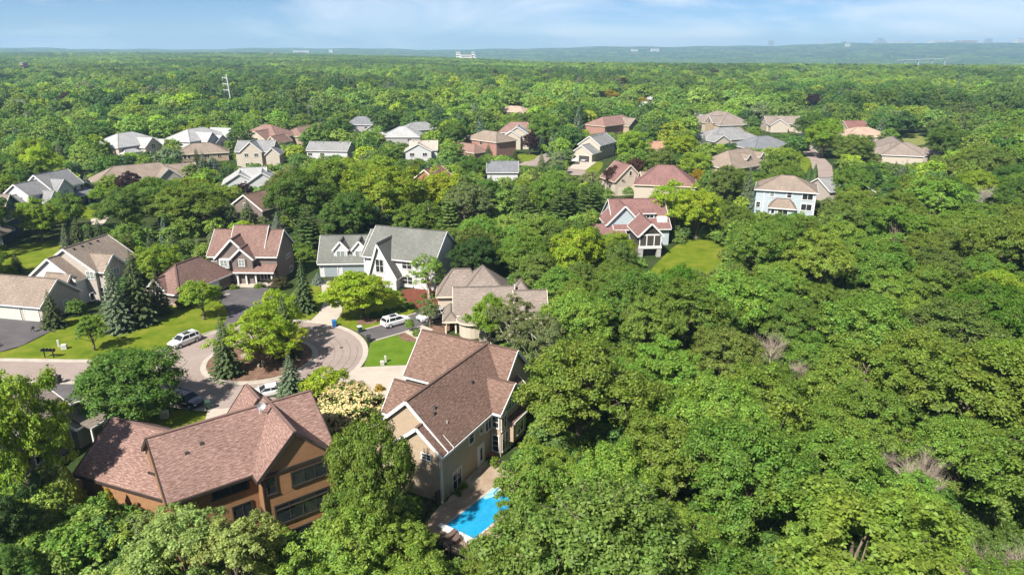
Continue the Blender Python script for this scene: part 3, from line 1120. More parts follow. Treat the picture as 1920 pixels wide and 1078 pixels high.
# --- taupe-roofed house behind it -----------------------------------------------------------
h = House('low cream house with taupe hipped roof behind the pool house', (-8.9, 101.3), W['stucco'], R['taupe'], M['cream_trim'], 4, 'taupe_roof_house')
h.wing(.4, 9.0, 6.0, 15.5, 3.0, 4.2, 'hx', over=.45)
h.wing(-2.9, 5, 9.5, 14.5, 2.9, 3.4, 'hx', over=.45)
h.wing(0, 9.2, .2, 6.4, 2.9, 3.0, 'gx', over=.4)
h.wing(8.0, 13.2, 1.5, 8.2, 2.9, 3.6, 'hx', over=.4, z0=-1.5)
h.wing(9.5, 14.2, -1.5, 4.2, 2.9, 2.9, 'gx', over=.4, z0=-1.5)
h.wing(3.6, 8.6, -4.5, .4, 2.9, 2.4, 'gy', over=.4, wall=W['stucco'])
h.panel('garage_door', 'w', -2.9, 10.1, 13.6, 0.1, 2.3, M['door_cream'], .06, 4, M['cream_trim'])
h.box('recess_wall', .1, 3.3, -.05, .2, 0, 2.6, W['brown'])
h.wing(-1.6, .2, -1.2, 4.2, 2.3, .9, 'hy', z0=2.1, over=.35, walls=False, foot=False)
for x, y in ((-1.5, -1.1), (.05, -1.1), (-1.5, 1.5)):
    h.box('porch_column', x - .12, x + .12, y - .12, y + .12, 0, 2.05, M['cream_trim'])
# half-round bay with a conical roof
m, r, t = h.mb(), h.mb(), h.mb()
cxx, cyy, n = 2.6, -1.6, 18
for i in range(n):
    a, b = math.pi * 2 * i / n, math.pi * 2 * (i + 1) / n
    pa, pb = (math.cos(a), math.sin(a)), (math.cos(b), math.sin(b))
    m.face([(cxx + 2 * pa[0], cyy + 2 * pa[1], -.3), (cxx + 2 * pb[0], cyy + 2 * pb[1], -.3), (cxx + 2 * pb[0], cyy + 2 * pb[1], 2.4), (cxx + 2 * pa[0], cyy + 2 * pa[1], 2.4)])
    r.face([(cxx + 2.4 * pa[0], cyy + 2.4 * pa[1], 2.45), (cxx + 2.4 * pb[0], cyy + 2.4 * pb[1], 2.45), (cxx, cyy + .6, 4.1)],
           [(a * 2.4, 0), (b * 2.4, 0), ((a + b) * 1.2, 2.6)])
    t.bar((cxx + 2.42 * pa[0], cyy + 2.42 * pa[1], 2.42), (cxx + 2.42 * pb[0], cyy + 2.42 * pb[1], 2.42), .1, .22)
m.build('bay_wall', W['stucco'], h.o)
ro = r.build('bay_roof', R['taupe'], h.o)
t.build('roof_trim', M['cream_trim'], ro)
h.win('s', -4.5, 6.2, 1.2, 1.6, 1.5, 2, 1)
h.vents([(10.2, 6.6, 6.0), (10.6, 6.2, 5.8)])
m = h.mb(); m.tube((9.6, 3.3, 5.0), (9.6, 3.3, 6.3), .16, .16, 8); m.build('flue', M['galv'], h.o)
CLEAR.append((823, 497, 1020, 640, 106)); CLEAR.append((780, 545, 860, 640, 104))

# --- white house with grey-green roof -----------------------------------------------------------
h = House('white two-storey house with grey-green roof and two garage dormers', (-14.0, 120.0), W['white'], R['green'], M['white'], -19, 'white_house')
h.wing(-14.2, 0, 0, 10.4, 5.75, 4.1, 'gx', over=.5, z0=-1)
h.wing(-12.4, -7.0, -1.9, 4.5, 2.6, 5.75, 'gy', over=.3, rake=.4, z0=-.5, ridge=-10.35)
h.wing(-15.4, -13.5, 1.2, 9.5, 5.4, 3.6, 'gx', over=.4)
h.win('s', 0, -5.6, 4.5, 1.9, 1.5, 2, 2)
h.win('s', 0, -5.6, 1.5, 1.9, 1.4, 2, 2)
h.box('flower_box', -6.8, -4.4, -.35, -.12, .3, .55, M['white'])
h.win('e', 0, 8.2, 4.3, 1.1, 1.5, 1, 1, 'glass_pale')
h.win('e', 0, 3.0, 1.2, 1.1, 1.2, 1, 1, 'glass_pale')
h.box('band_board', 0.0, .07, .1, 10.3, 5.2, 5.4, M['white'])
h.box('band_board', 0.0, .07, .1, 10.3, 2.5, 2.7, M['white'])
h.win('s', -1.9, -10.2, 4.4, 1.5, 2.4, 2, 2)  # dark glass enlarged to stand in for shade in the entry gable
h.panel('door', 's', -1.9, -11.2, -9.8, .2, 2.4, M['door_wood'], .08, 0, M['white'])
h.win('s', 1.2, -14.8, 4.4, .6, .9, 1, 1)
h.frame((-37.3, 128.3), 3)
h.wing(0, 10.6, 0, 9.4, 3.1, 3.9, 'gx', over=.45)
h.dormer(4.1, .8, 4.6, 2.6, 3.2, 5.3, 1.5)
h.dormer(7.7, .8, 4.6, 2.6, 3.2, 5.3, 1.5)
h.panel('garage_door', 's', 0, .9, 3.4, .1, 2.2, M['door_grey'], .06, 4, M['white'])
h.panel('garage_door', 's', 0, 4.4, 9.2, .1, 2.2, M['door_grey'], .06, 4, M['white'])
CLEAR.append((592, 425, 690, 512, 128)); CLEAR.append((690, 425, 862, 505, 122)); CLEAR.append((750, 480, 830, 540, 119))

# --- mauve-roofed house -----------------------------------------------------------
h = House('brown-grey house with mauve gabled roof and columned porch', (-55.2, 125.3), W['brown'], R['mauve'], M['white'], -1.5, 'mauve_roof_house')
h.wing(-1.7, 11.0, -.2, 8.9, 5.5, 3.6, 'gx', over=.45)
h.wing(2.1, 8.2, 1.2, 7.6, 6.6, 3.3, 'gx', over=.3, z0=4, foot=False)
h.wing(0.0, 6.4, -.9, 4, 5.3, 3.3, 'gy', over=.4, rake=.4)
h.wing(3.1, 6.9, -1.6, 2, 5.25, 1.75, 'gy', over=.35, rake=.35)
h.wing(8.0, 10.4, 1.2, 5, 6.0, 1.5, 'ss', z0=3.5, over=.3, foot=False)
h.wing(3.6, 10.9, -2.2, .2, 2.75, .95, 'ss', z0=2.55, over=.3, walls=False, foot=False)
for x in (4.0, 5.6, 7.4, 10.4):
    h.box('porch_column', x - .14, x + .14, -2.1, -1.82, .3, 2.75, M['white'])
h.box('porch_floor', 3.6, 10.9, -2.3, -.2, 0, .3, M['concrete'])
h.box('porch_step', 4.6, 7.2, -3.1, -2.3, 0, .17, M['concrete'])
h.panel('door', 's', -.9, 5.0, 6.0, .3, 2.5, M['door_wood'], .07, 0, M['white'])
h.win('s', -.9, 1.6, 1.5, 2.2, 1.7, 4, 1, 'glass_pale')
h.box('bay', .6, 2.4, -1.5, -.9, 3.2, 5.0, M['white'])
h.win('s', -1.5, 1.5, 4.2, 1.2, 1.1, 2, 2, 'glass_pale')
h.win('s', -1.6, 4.9, 4.35, 1.0, 1.2, 2, 2, 'glass_pale')
h.box('shutter', 4.0, 4.28, -1.68, -1.6, 3.7, 5.0, M['shutter'])
h.box('shutter', 5.55, 5.83, -1.68, -1.6, 3.7, 5.0, M['shutter'])
h.win('s', 1.2, 9.2, 4.9, 1.4, .9, 2, 1, 'glass_pale')
h.win('s', -.2, 8.9, 1.5, 2.6, 1.6, 4, 1)
h.win('s', -.2, -.8, 4.7, .8, .9, 1, 1)
h.win('e', 11.0, 5.8, 3.6, 2.2, .55, 3, 1)
h.win('e', 11.0, 6.8, .6, 1.2, 1.0, 2, 1)
h.frame((-56.8, 111.5), -19.3)
h.wing(-7.0, 0, 0, 12.5, 2.75, 3.45, 'hy', over=.5, z0=.6)
h.box('stone_base', -7.04, .04, -.04, 12.4, -.4, .6, W['stone'])
h.wing(-6.2, -2.8, -.3, 3, 3.1, 1.5, 'gy', over=.3, foot=False, z0=.6)
h.win('s', -.3, -4.5, 2.2, 1.6, .6, 2, 1)
h.panel('garage_door', 'e', 0.04, 4.2, 9.2, .1, 2.3, M['door_white'], .06, 4, M['white'])
CLEAR.append((300, 425, 552, 545, 122)); CLEAR.append((300, 520, 350, 580, 112))

# --- beige house with the wide garage, left -----------------------------------------------------------
h = House('beige house with tan roof and wide two-door garage', (-75.8, 104.5), W['beige'], R['tan'], M['white'], -12, 'beige_house')
h.wing(-11.5, 0, 0, 7.7, 3.0, 3.1, 'gx', over=.4)
h.wing(-9.0, 1.6, 10.2, 19.8, 5.8, 3.5, 'gy', over=.4, ridge=-3.7)
h.wing(-9.6, -.5, 8.0, 10.6, 4.7, 3.4, 'gy', over=.35, wall=W['white'])
h.wing(-5.5, -1.2, 6.5, 9, 4.2, 1.4, 'gx', over=.3)
h.wing(-3, 3.0, 10.8, 15.4, 5.75, 2.1, 'gx', over=.35)
h.panel('garage_door', 's', 0, -9.0, -4.4, .1, 2.3, M['door_sage'], .06, 4, M['white'])
h.panel('garage_door', 's', 0, -3.4, -.8, .1, 2.3, M['door_sage'], .06, 4, M['white'])
h.panel('door', 'e', 0, 4.2, 5.1, .1, 2.2, M['door_grey'], .05, 0, M['white'])
h.win('w', -9.6, 9.0, 3.0, .8, 1.2)
h.win('e', 3.0, 13.1, 4.9, 1.9, 1.1, 3, 1, 'glass_pale')
h.win('s', 10.2, .6, 4.9, 1.4, 1.3, 2, 2, 'glass_pale')
h.win('e', 1.6, 8.6, 1.6, .7, 1.2, 1, 1)
h.win('s', 10.8, 2.2, 1.8, 1.2, 1.6, 2, 2)
h.vents([(-3.0, 11.5 + i * 1.8, 9.0) for i in range(4)])
CLEAR.append((0, 512, 160, 608, 104)); CLEAR.append((60, 446, 215, 560, 113))

# --- olive house behind the left-edge maple -----------------------------------------------------------
h = House('olive-grey sided house behind the maple at the left edge', (-50.0, 63.0), W['olive'], R['taupe'], M['white'], 73.3, 'olive_house')
h.wing(-7.5, 4.5, .1, 6.8, 5.3, 2.1, 'gx', over=.4, z0=-3)
h.wing(4.5, 8.5, -.8, 4, 2.6, 1.0, 'gx', over=.3)
h.wing(5.0, 8.0, -2.2, 0, 2.5, .7, 'ss', z0=2.2, walls=False, over=.2, foot=False)
h.box('porch_column', 7.4, 7.6, -2.1, -1.9, 0, 2.5, M['white'])
h.box('porch_column', 5.2, 5.4, -2.1, -1.9, 0, 2.5, M['white'])
h.win('s', .1, 0.4, 1.1, .75, .95, 1, 1)
h.win('s', .1, -3.5, 3.9, 1.1, 1.3, 2, 1)
h.box('downpipe', 4.3, 4.42, -.04, .08, -.2, 5.1, M['white'])
CLEAR.append((85, 720, 150, 800, 66)); CLEAR.append((50, 850, 135, 900, 62))

# --- navy house at the left edge -----------------------------------------------------------
x, y = G(8, 452)
h = House('navy house with cream-trimmed gables at the left edge', (x, y), W['navy'], R['taupe'], M['cream_trim'], 8, 'navy_house')
h.wing(-14, 0, 1, 11, 5.6, 4.0, 'gx', over=.5)
h.wing(-4.8, .6, -1, 6, 5.0, 3.2, 'gy', over=.5, rake=.5)
h.wing(-4.6, 1.6, -4, 1, 2.6, 2.0, 'gy', over=.5, rake=.4)
h.win('s', -1, -1.6, 4.3, 2.2, 1.5, 2, 1)
h.win('s', -4, -2.2, 1.4, 2.0, 1.3, 2, 1)
h.box('porch_column', 1.5, 1.75, -3.9, -3.65, 0, 2.6, M['cream_trim'])
CLEAR.append((0, 385, 32, 460, y))

# --- the neighbourhood behind -----------------------------------------------------------
wh, cr_ = M['white'], M['cream_trim']
h = by_ridge('white two-storey house with grey roof and dark porch at left', (66, 329), (122, 318), 9.2, 4.6, 5.6, 'gx', W['white'], R['grey'], wh, clear=(25, 318, 168, 388))
h.wing(-h.L - 7, -h.L + .3, -4.2, 3.4, 5.3, 2.6, 'gx')
h.wing(-h.L - 10, -h.L - 6.5, -3.4, 2.6, 3.0, 2.2, 'gx')
h.wing(-4.8, .2, -6.2, 0, 5.4, 2.4, 'gy')
h.wing(-9.5, -5.5, -7.5, -3, 3.2, 2.4, 'gy')
h.wing(.4, h.L + 1.5, -7.6, -4.5, 2.7, 1.0, 'ss', z0=2.5, walls=False, rm=R['slate'], foot=False)
for q in (.8, 3.8, h.L + 1.2):
    h.box('porch_column', q - .14, q + .14, -7.5, -7.2, 0, 2.7, wh)
h.win('s', -6.2, -2.3, 4.2, 1.6, 1.6, 2, 2, 'glass_pale')
h.win('s', -4.6, 2.4, 4.4, 1.1, 1.2, 1, 1); h.win('s', -4.6, 5.0, 4.4, 1.1, 1.2, 1, 1); h.win('s', -4.6, 3.6, 1.3, 2, 1.5, 2, 1)
h.win('w', -h.L - 7, -1.8, 4, .7, 1.2, 1, 1); h.win('w', -h.L - 7, .8, 4, .7, 1.2, 1, 1)

h = by_ridge('long tan-roofed ranch house behind two dark trees', (212, 313), (299, 305.5), 6.8, 6.4, 3.0, 'hx', W['beige'], R['tan'], wh, clear=(182, 304, 340, 335))
h.wing(4, 11, -9, 0, 3.0, 3.0, 'gy'); h.wing(9, h.L + 4, -5, 5, 2.9, 3.0, 'gx')
h.win('s', -9, 7.5, 1.6, 1.6, 1.2); h.win('s', -6.4, -3, 1.6, 2, 1.2)

h = by_ridge('grand pale house with hipped grey roof and arched entry', (221, 251), (248, 247.5), 10, 8, 5.8, 'hx', W['stucco'], R['pale'], wh, clear=(198, 247, 292, 285))
h.wing(-2, 6, -11.5, 0, 5.0, 3.2, 'gy', rm=R['pale']); h.wing(6.5, 13, -11, -3, 4.0, 2.6, 'gy'); h.wing(-11, -3, -10.5, -3, 3.6, 2.2, 'hx')
h.win('s', -11.5, 2, 5.0, 1.8, 1.6, 2, 2); h.panel('door', 's', -11.5, 1.2, 3.0, 0, 2.6, M['door_wood'], .08, 0, wh)
for q in (-.6, 4.4):
    h.box('porch_column', q - .25, q + .25, -12.4, -11.9, 0, 3.4, wh)
h.win('s', -11, 9.5, 1.6, 1.8, 1.8, 2, 1); h.win('s', -10.5, -7, 1.6, 1.5, 1.4)

h = by_ridge('pale grey-roofed house with twin white gables', (352, 243), (381, 239), 9.5, 7.5, 5.5, 'hx', W['white'], R['pale'], wh, clear=(348, 238, 418, 268))
h.wing(-6, .5, -11, 0, 5.2, 3.2, 'gy'); h.wing(-2, 5.5, -12, -2, 4.2, 2.6, 'gy'); h.wing(8, 15, -9, 2, 5.2, 3.4, 'gy')
h.win('s', -9, 11.5, 5.2, 1.8, 1.2); h.win('s', -12, 1.8, 3.6, 2.2, 1.4, 2, 1)

h = by_ridge('tan-walled house with hipped tan roof behind blue spruces', (361, 270), (394, 268.5), 6.4, 6.2, 3.3, 'hx', W['tan'], R['tan'], cr_, clear=(338, 268, 420, 296), z0=-2)
h.win('s', -6.2, -6.4, 2, .9, 1.2, 1); h.win('s', -6.2, -4.9, 2, .9, 1.2, 1); h.win('s', -6.2, 1.5, 2, 1.6, 1.2); h.win('s', -6.2, 6, 2, 1.2, 1.2)

h = by_ridge('cream two-storey house with grey roof and tall front gable', (449, 264.5), (514, 264), 9, 5.2, 5.8, 'gx', W['cream'], R['grey'], wh, clear=(441, 263, 540, 306), z0=-2)
h.wing(-4.5, 3.2, -7, 0, 6.0, 3.3, 'gy', z0=-2); h.wing(4.5, 9.5, -6.5, 0, 4.8, 2.2, 'gy', z0=-2)
for q in (-2.4, 1.2):
    h.win('s', -7, q, 4.6, 1.3, 1.2); h.win('s', -7, q, 1.0, 1.3, 1.4)
h.vents([(-1 + i * .5, -1.4, 8.2) for i in range(3)])

h = by_ridge('house with steep reddish-brown hipped roof and cream gables', (494, 234), (508, 234.5), 10, 8.5, 5.4, 'hx', W['cream'], R['rose'], cr_, clear=(478, 233, 552, 266))
h.wing(-2, 7, -12.5, 0, 5.2, 3.2, 'gy', rm=R['rose']); h.wing(7, 13, -12, -2, 3.8, 2.6, 'gy')
h.win('s', -12.5, 2.5, 4.8, 2.0, 1.8, 2, 2); h.panel('garage_door', 's', -12, 8, 12, 0, 2.2, M['door_cream'], .06, 3, cr_)

h = by_ridge('low white house with broad pale grey roof, left of centre', (452, 316), (496, 314), 6.4, 6.8, 3.0, 'gx', W['white'], R['pale'], wh, clear=(405, 314, 496, 343))
h.wing(-h.L - 5, -h.L + 5, -7.5, 2, 2.9, 3.0, 'gy'); h.wing(h.L - 6, h.L + 4, -9, 2, 2.9, 3.2, 'gy', over=.5)
h.win('s', -7.5, -h.L, 1.5, 2, 1.1); h.win('s', -9, h.L - 1, 1.5, 2.2, 1.2)

h = by_ridge('small house showing only its plain brown roof among spruces', (459, 366), (511, 353), 6.6, 5.4, 3.2, 'gx', W['brown'], R['brown'], wh, clear=(457, 352, 536, 390))
h.win('s', -5.4, 2, 1.8, 1.4, 1.1); h.win('s', -5.4, 5, 1.8, 1.4, 1.1); h.win('w', -h.L, 0, 4, 1, 1)

h = by_ridge('white cottage with long plain grey roof', (584, 266), (656, 267), 6.6, 5, 3.9, 'gx', W['white'], R['grey'], wh, clear=(582, 265, 657, 292))
h.win('s', -5, -7, 2.3, 1.6, 1.1); h.win('s', -5, -2, 2.3, 1.6, 1.1)
h.vents([(-6 + i * 3.4, -.8, 6.3) for i in range(5)])

by_ridge('reddish roof half hidden behind a round tree', (556, 240), (600, 231), 8, 6, 5.0, 'hx', W['tan'], R['rose'], cr_, clear=(540, 233, 560, 250))
h = by_ridge('blue-grey roofed house among mid-distance trees', (670, 219), (686, 219), 9, 5.5, 5.6, 'hx', W['grey'], R['slate'], wh, clear=(668, 218, 696, 245))
h.wing(3, 9, -8, 0, 3, 2, 'gy', rm=R['slate']); h.win('s', -5.5, 3, 4, 1.6, 1.2)
h = by_ridge('pale hipped-roof house behind a dark spruce', (749, 238), (760, 238), 7.4, 7.5, 3.6, 'hx', W['grey'], R['pale'], wh, clear=(722, 237, 782, 262))
h.wing(-13, -6, -5, 3, 3.2, 1.8, 'hx'); h.win('s', -7.5, 4, 2.2, 1.6, 1.2)
h = by_ridge('white house with cream roof and broad low gable', (771, 264.5), (818, 264), 7.2, 5, 4.3, 'gx', W['white'], R['cream'], wh, clear=(752, 264, 819, 296))
h.wing(-7, 3, -7.5, 0, 4.2, 2.6, 'gy'); h.win('s', -7.5, -4.5, 2.8, 1.6, 1.2); h.win('s', -7.5, .5, 2.8, 1.6, 1.2)
h.vents([(-4 + i * 3, -.7, 6.9) for i in range(3)])
by_ridge('small grey roof far behind the pale hipped house', (775, 230), (797, 229), 8, 6, 5, 'hx', W['grey'], R['grey'], wh, clear=(772, 229, 800, 244))
h = by_ridge('house with red roof and orange gable in the central trees', (797, 319), (824, 311), 9, 4.6, 5.6, 'gx', W['cedar_panel'], R['red'], cr_, clear=(778, 311, 846, 334))
h = by_ridge('red brick house with brown hipped roof', (907, 245), (932, 248), 9.2, 5.6, 6, 'hx', W['brick'], R['tan'], cr_, clear=(872, 244, 945, 290))
h.wing(-13.5, -8, -4, 3, 4.2, 2.0, 'gx', wall=W['brick']); h.win('s', -4, -10.5, 2.6, 2.4, 1.4, 3, 1); h.win('s', -5.6, .5, 4.8, 1.8, 1.4)
h.wing(-12, 8, -16, -9, 2.6, 2.6, 'hx', rm=R['rose'], wall=W['brick'])
x, y = G(968, 280)
h = House('tall cream gable house with reddish roof behind', (x, y), W['cream'], R['grey'], wh, -6)
h.wing(-5, 6, 0, 9, 6.2, 3.4, 'gy', z0=-.5); h.wing(-6, 2, -1.6, 4, 5.4, 2.6, 'gy'); h.wing(-9, 9, 7, 17, 6.5, 4.0, 'hx', rm=R['rose'])
CLEAR.append((945, 230, 986, 280, y))
h = by_ridge('pinkish brick house far behind the tall cream gable', (956, 199), (976, 200), 7.5, 6, 4.5, 'hx', W['brick'], R['peach'], cr_, clear=(952, 197, 986, 212))
h = by_ridge('blue-grey roofed house behind a small spruce, centre', (916, 303), (969, 303), 7.2, 4.8, 4.6, 'gx', W['white'], R['slate'], wh, clear=(913, 301, 971, 330))
h.win('e', h.L, 0, 3.6, 1.4, 1.4); h.win('s', -4.8, 7, 2.4, 1.6, 1.2)
h = by_ridge('white house with an open garage showing a parked car', (1106, 256), (1134, 249), 9, 4.6, 5.7, 'gx', W['cream'], R['grey'], wh, clear=(1080, 250, 1152, 306))
h.wing(-h.L - 7.5, -h.L + .4, -4.6, 4.2, 3.3, 2.9, 'gx')
h.panel('garage_shade_panel', 'w', -h.L - 7.5, -3.6, .9, 0, 2.4, M['inner_shade'], .03, 0, wh)  # flat dark panel on the wall, painted as the open garage's inner shade
h.panel('garage_door', 'w', -h.L - 7.5, 1.6, 3.6, 0, 2.3, M['door_white'], .05, 3, wh)
for q in (-4, 0, 4, 7):
    h.win('s', -4.6, q, 4.3, .9, 1.3, 1, 1)
h.vents([(-h.L + 1 + i * 1.3, -.7, 8.6) for i in range(9)])
OPEN_GARAGE = h
h = by_ridge('brick house with red-brown hipped roof right of centre', (1130, 220), (1166, 216), 9, 6.5, 5.4, 'hx', W['brick'], R['rose'], cr_, clear=(1112, 214, 1185, 248))
h.wing(1, 11, -10, 0, 4.6, 3.4, 'gy', rm=R['tan'], wall=W['tan'])
by_ridge('plain orange-tan roof between round green trees', (1212, 265.5), (1244, 265.5), 6.2, 5, 3.4, 'gx', W['stucco'], R['orange'], cr_, clear=(1210, 265, 1246, 278))
h = by_ridge('taupe hipped-roof house with round-window dormer', (1344, 208), (1364, 211), 11, 9.5, 5.6, 'hx', W['cream'], R['taupe'], wh, clear=(1312, 207, 1388, 240))
h.wing(3, 10, -11, -3, 6.6, 2.8, 'gy', wall=W['tan'], rm=R['taupe']); h.win('s', -11, 6.5, 7.0, 1.8, 1.8, 2, 2)
h.wing(-22, -11, -9, 2, 4.6, 3.8, 'gx', rm=R['grey'], wall=W['white'])
h = by_ridge('low house with wide dark grey hipped roof', (1350, 240), (1374, 239), 7.6, 9, 3.4, 'hx', W['stucco'], R['grey'], wh, clear=(1326, 238, 1397, 264))
h.wing(-14, -6, -12, -4, 3.2, 2.4, 'gy', wall=W['stucco']); h.win('s', -9, 4, 1.8, 2, 1.3)
h = by_ridge('low house with slate-blue hipped roof behind three small spruces', (1422, 256.5), (1440, 255.5), 7, 8.5, 3.2, 'hx', W['tan'], R['slate'], wh, clear=(1395, 255, 1466, 277))
h.win('s', -8.5, 4, 1.8, 2, 1.2)
h = by_ridge('tan house with hipped roof and two white dormers', (1366, 283), (1401, 278), 8.6, 7.4, 4.0, 'hx', W['tan'], R['tan'], wh, clear=(1337, 277, 1424, 318))
h.dormer(-1, -5.6, -1, 2.6, 4.4, 6.2, 1.3, glass='glass'); h.dormer(7, -5.6, -1, 2.6, 4.4, 6.2, 1.3, glass='glass')
h.box('porch', -3, 6, -8.4, -7.4, 0, 3.6, M['inner_shade']); h.win('s', -8.4, 1.5, 1.8, 2.6, 2.2, 4, 1)  # solid dark box, its colour stands in for the shade under the porch
h = by_ridge('long house with taupe roof and two cream gables, upper right', (1435, 218), (1496, 218.5), 7.5, 6.5, 4.2, 'gx', W['cream'], R['taupe'], wh, clear=(1432, 216, 1498, 248))
h.wing(-8, 1, -11, 0, 3.8, 3.0, 'gy'); h.wing(5, 15, -12, 0, 3.8, 3.4, 'gy')
by_ridge('red roofed house in the far right trees', (1583, 227), (1619, 227), 8, 6, 5, 'gx', W['cream'], R['red'], cr_, clear=(1582, 226, 1621, 246))
by_ridge('peach hipped-roof house in the far right trees', (1607, 239), (1627, 239), 8, 8.5, 4.6, 'hx', W['stucco'], R['peach'], cr_, clear=(1590, 237, 1648, 254))
h = by_ridge('long low house with taupe hipped roofs at far right', (1672, 256), (1690, 268), 7.5, 7, 3.6, 'hx', W['cream'], R['taupe'], wh, clear=(1655, 252, 1738, 303))
h.frame(G(1703, 305), 12); h.wing(-11, 9, -1, 11, 3.4, 3.6, 'hx'); h.wing(4, 12, -3, 5, 3.2, 2.4, 'hx')
# red and cream house
h = by_ridge('cream house with complex dusty-red roof right of the pines', (1234, 310), (1264, 311), 10, 6.2, 5.4, 'hx', W['cream'], R['crimson'], cr_, clear=(1155, 308, 1296, 374), z0=-2)
h.frame(G(1180, 366), 20)
h.wing(-5, 4.5, 0, 9, 4.6, 4.4, 'gy', rm=R['crimson']); h.win('s', 0, 0, 6.6, .8, 1.2, 1, 1, 'glass', fw=.15)
h.panel('garage_door', 's', 0, -3.6, -.4, 0, 2.3, M['door_cream'], .06, 3, cr_); h.panel('garage_door', 's', 0, .3, 3.4, 0, 2.3, M['door_cream'], .06, 3, cr_)
h.frame(G(1215, 370), 8)
h.wing(-3, 8, -5.5, 3, 3.6, 4.2, 'gx', rm=R['tan'], z0=-2); h.wing(3, 8.5, -8.5, -2, 3.2, 3.2, 'gy', rm=R['taupe'], z0=-2); h.win('s', -8.5, 5.7, 1.7, 2.6, 1.4, 3, 1, 'glass_pale')
# light blue house
h = by_ridge('light-blue three-storey house with taupe hipped roof', (1464, 329.5), (1490, 331), 11.0, 5.4, 8.2, 'hx', W['blue'], R['tan'], wh, clear=(1420, 327, 1534, 402), z0=-1.5, over=.5)
f0 = -5.4
h.win('s', f0, -3.2, 7.1, .9, 1.3, 1, 1, 'glass_pale', fw=.18); h.win('s', f0, .9, 7.1, 1.0, 1.3, 1, 2, fw=.18); h.win('s', f0, 5.2, 7.0, 2.4, 1.5, 2, 1, fw=.2)
h.win('s', f0, 5.2, 4.3, 2.4, 1.5, 2, 1, fw=.2); h.win('s', f0, 5.2, 1.1, 2.4, 1.3, 2, 1, fw=.2); h.win('s', f0, -6.3, 4.2, .9, 1.3, 1, 2, fw=.16)
h.wing(-3.4, 2.4, f0 - 2.6, f0 + .2, 4.6, 1.6, 'hx', z0=-1, over=.5, foot=False); h.win('s', f0 - 2.6, -.2, 3.5, 2.2, 1.7, 2, 1, fw=.2); h.win('s', f0 - 2.6, -2.6, 3.5, .7, 1.7, 1, 1, fw=.14)
h.win('e', h.L, -3, 6.6, .9, 1.6, 1, 1, fw=.15); h.win('e', h.L, -1, 3.8, .9, 1.6, 1, 1, fw=.15)
h.box('corner_board', -5.2, -4.95, f0 - .06, f0, -1, 8.2, wh); h.box('corner_board', h.L - .22, h.L + .05, f0 - .07, f0, -1, 8.2, wh)
h.box('deck', 4, 7.4, f0 - 2.2, f0, -.9, -.6, W['cedar_panel'])
h = by_ridge('grey-roofed garage house at the end of the far street', (1537, 335), (1566, 333), 6.2, 5, 3.4, 'gx', W['beige'], R['grey'], wh, clear=(1534, 332, 1568, 372))
h.wing(1, 9, -9, -2, 3.2, 2, 'gy')
# red house with the screened porch
h = House('blue-gabled house with dusty-red roof and raised screened porch', (24, 150), W['blue'], R['crimson'], wh, 4, 'porch_house')
h.wing(-1, 11.5, 1, 15, 4.2, 4.9, 'gx', over=.6, z0=-2)
h.wing(-2.5, 5.0, 1.6, 9, 5.0, 3.9, 'gy', over=.4, rake=.5, foot=False)
h.wing(5.4, 8.6, 3.0, 8, 6.9, 1.0, 'ss', z0=4.5, over=.3, foot=False); h.win('s', 3.0, 7, 6.2, 2.4, .7, 3, 1)
h.box('roof_balcony', 8.9, 11.2, 1.9, 3.2, 5.0, 6.2, wh)
h.wing(-6, 1, -1, 6, 3.0, 1.6, 'gx', z0=-2); h.box('porch_shade_panel', -4, .5, -1.06, -.9, .2, 2.5, M['inner_shade'])  # dark panel on the wall paints the porch shade, nothing is hollowed out
h.frame((29.3, 142.0), 4)
h.wing(-2.3, 2.3, 0, 9, 5.0, 2.3, 'gy', z0=2.3, over=.5, rake=.5, wall=M['inner_shade'], foot=False)  # solid walls coloured dark for the dim space behind the screens
h.box('porch_skirt', -2.5, 2.5, -.12, .0, 1.9, 2.5, wh)
h.box('porch_beam', -2.4, 2.4, -.1, .05, 4.75, 5.05, wh)
for q in (-2.3, -.8, .8, 2.25):
    h.box('porch_post', q - .1, q + .1, -.11, .02, 2.5, 4.8, wh)
for q in (-1.9, 2.0):
    h.box('stone_pier', q - .45, q + .45, 0, .9, -1, 1.9, W['grey'])
h.box('gable_vent', -.6, .6, -.12, -.02, 5.5, 6.0, M['dark_trim'])
h.wing(-2.0, 2.2, 2, 9, 1.9, .2, 'ss', z0=-1, wall=W['brown'])
FOOT.append((29.3, 141, 4))
CLEAR.append((1135, 372, 1248, 432, 150)); CLEAR.append((1198, 420, 1250, 492, 142)); CLEAR.append((1215, 455, 1345, 512, 139))

# open views the photo keeps clear of crowns
for u0, v0, u1, v1, dy in [(0, 600, 420, 676, 0), (300, 600, 420, 760, 0), (560, 590, 700, 720, 0), (640, 640, 800, 740, 0), (320, 700, 470, 770, 0), (55, 655, 150, 722, 0), (320, 745, 480, 790, 0),
                           (700, 570, 860, 640, 0), (400, 538, 500, 600, 0), (548, 545, 640, 600, 0), (150, 386, 198, 420, 0), (30, 470, 110, 500, 0), (560, 455, 600, 545, 0),
                           (1515, 285, 1566, 350, 0), (1690, 252, 1738, 272, 0), (970, 287, 1030, 310, 0), (1068, 304, 1128, 324, 0), (740, 540, 835, 585, 0)]:
    for k in range(4):
        va, vb = v0 + (v1 - v0) * k / 4, v0 + (v1 - v0) * (k + 1) / 4
        CLEAR.append((u0, va, u1, vb, G((u0 + u1) / 2, vb)[1]))
CLEAR.append((412, 140, 450, 184, 579))

# ------------------------------------------------------------------ pool and terrace
def flat(name, pxs, mat, z, thick=.1, label=None):
    return sheet(name, pxs, mat, z, thick, label=label)


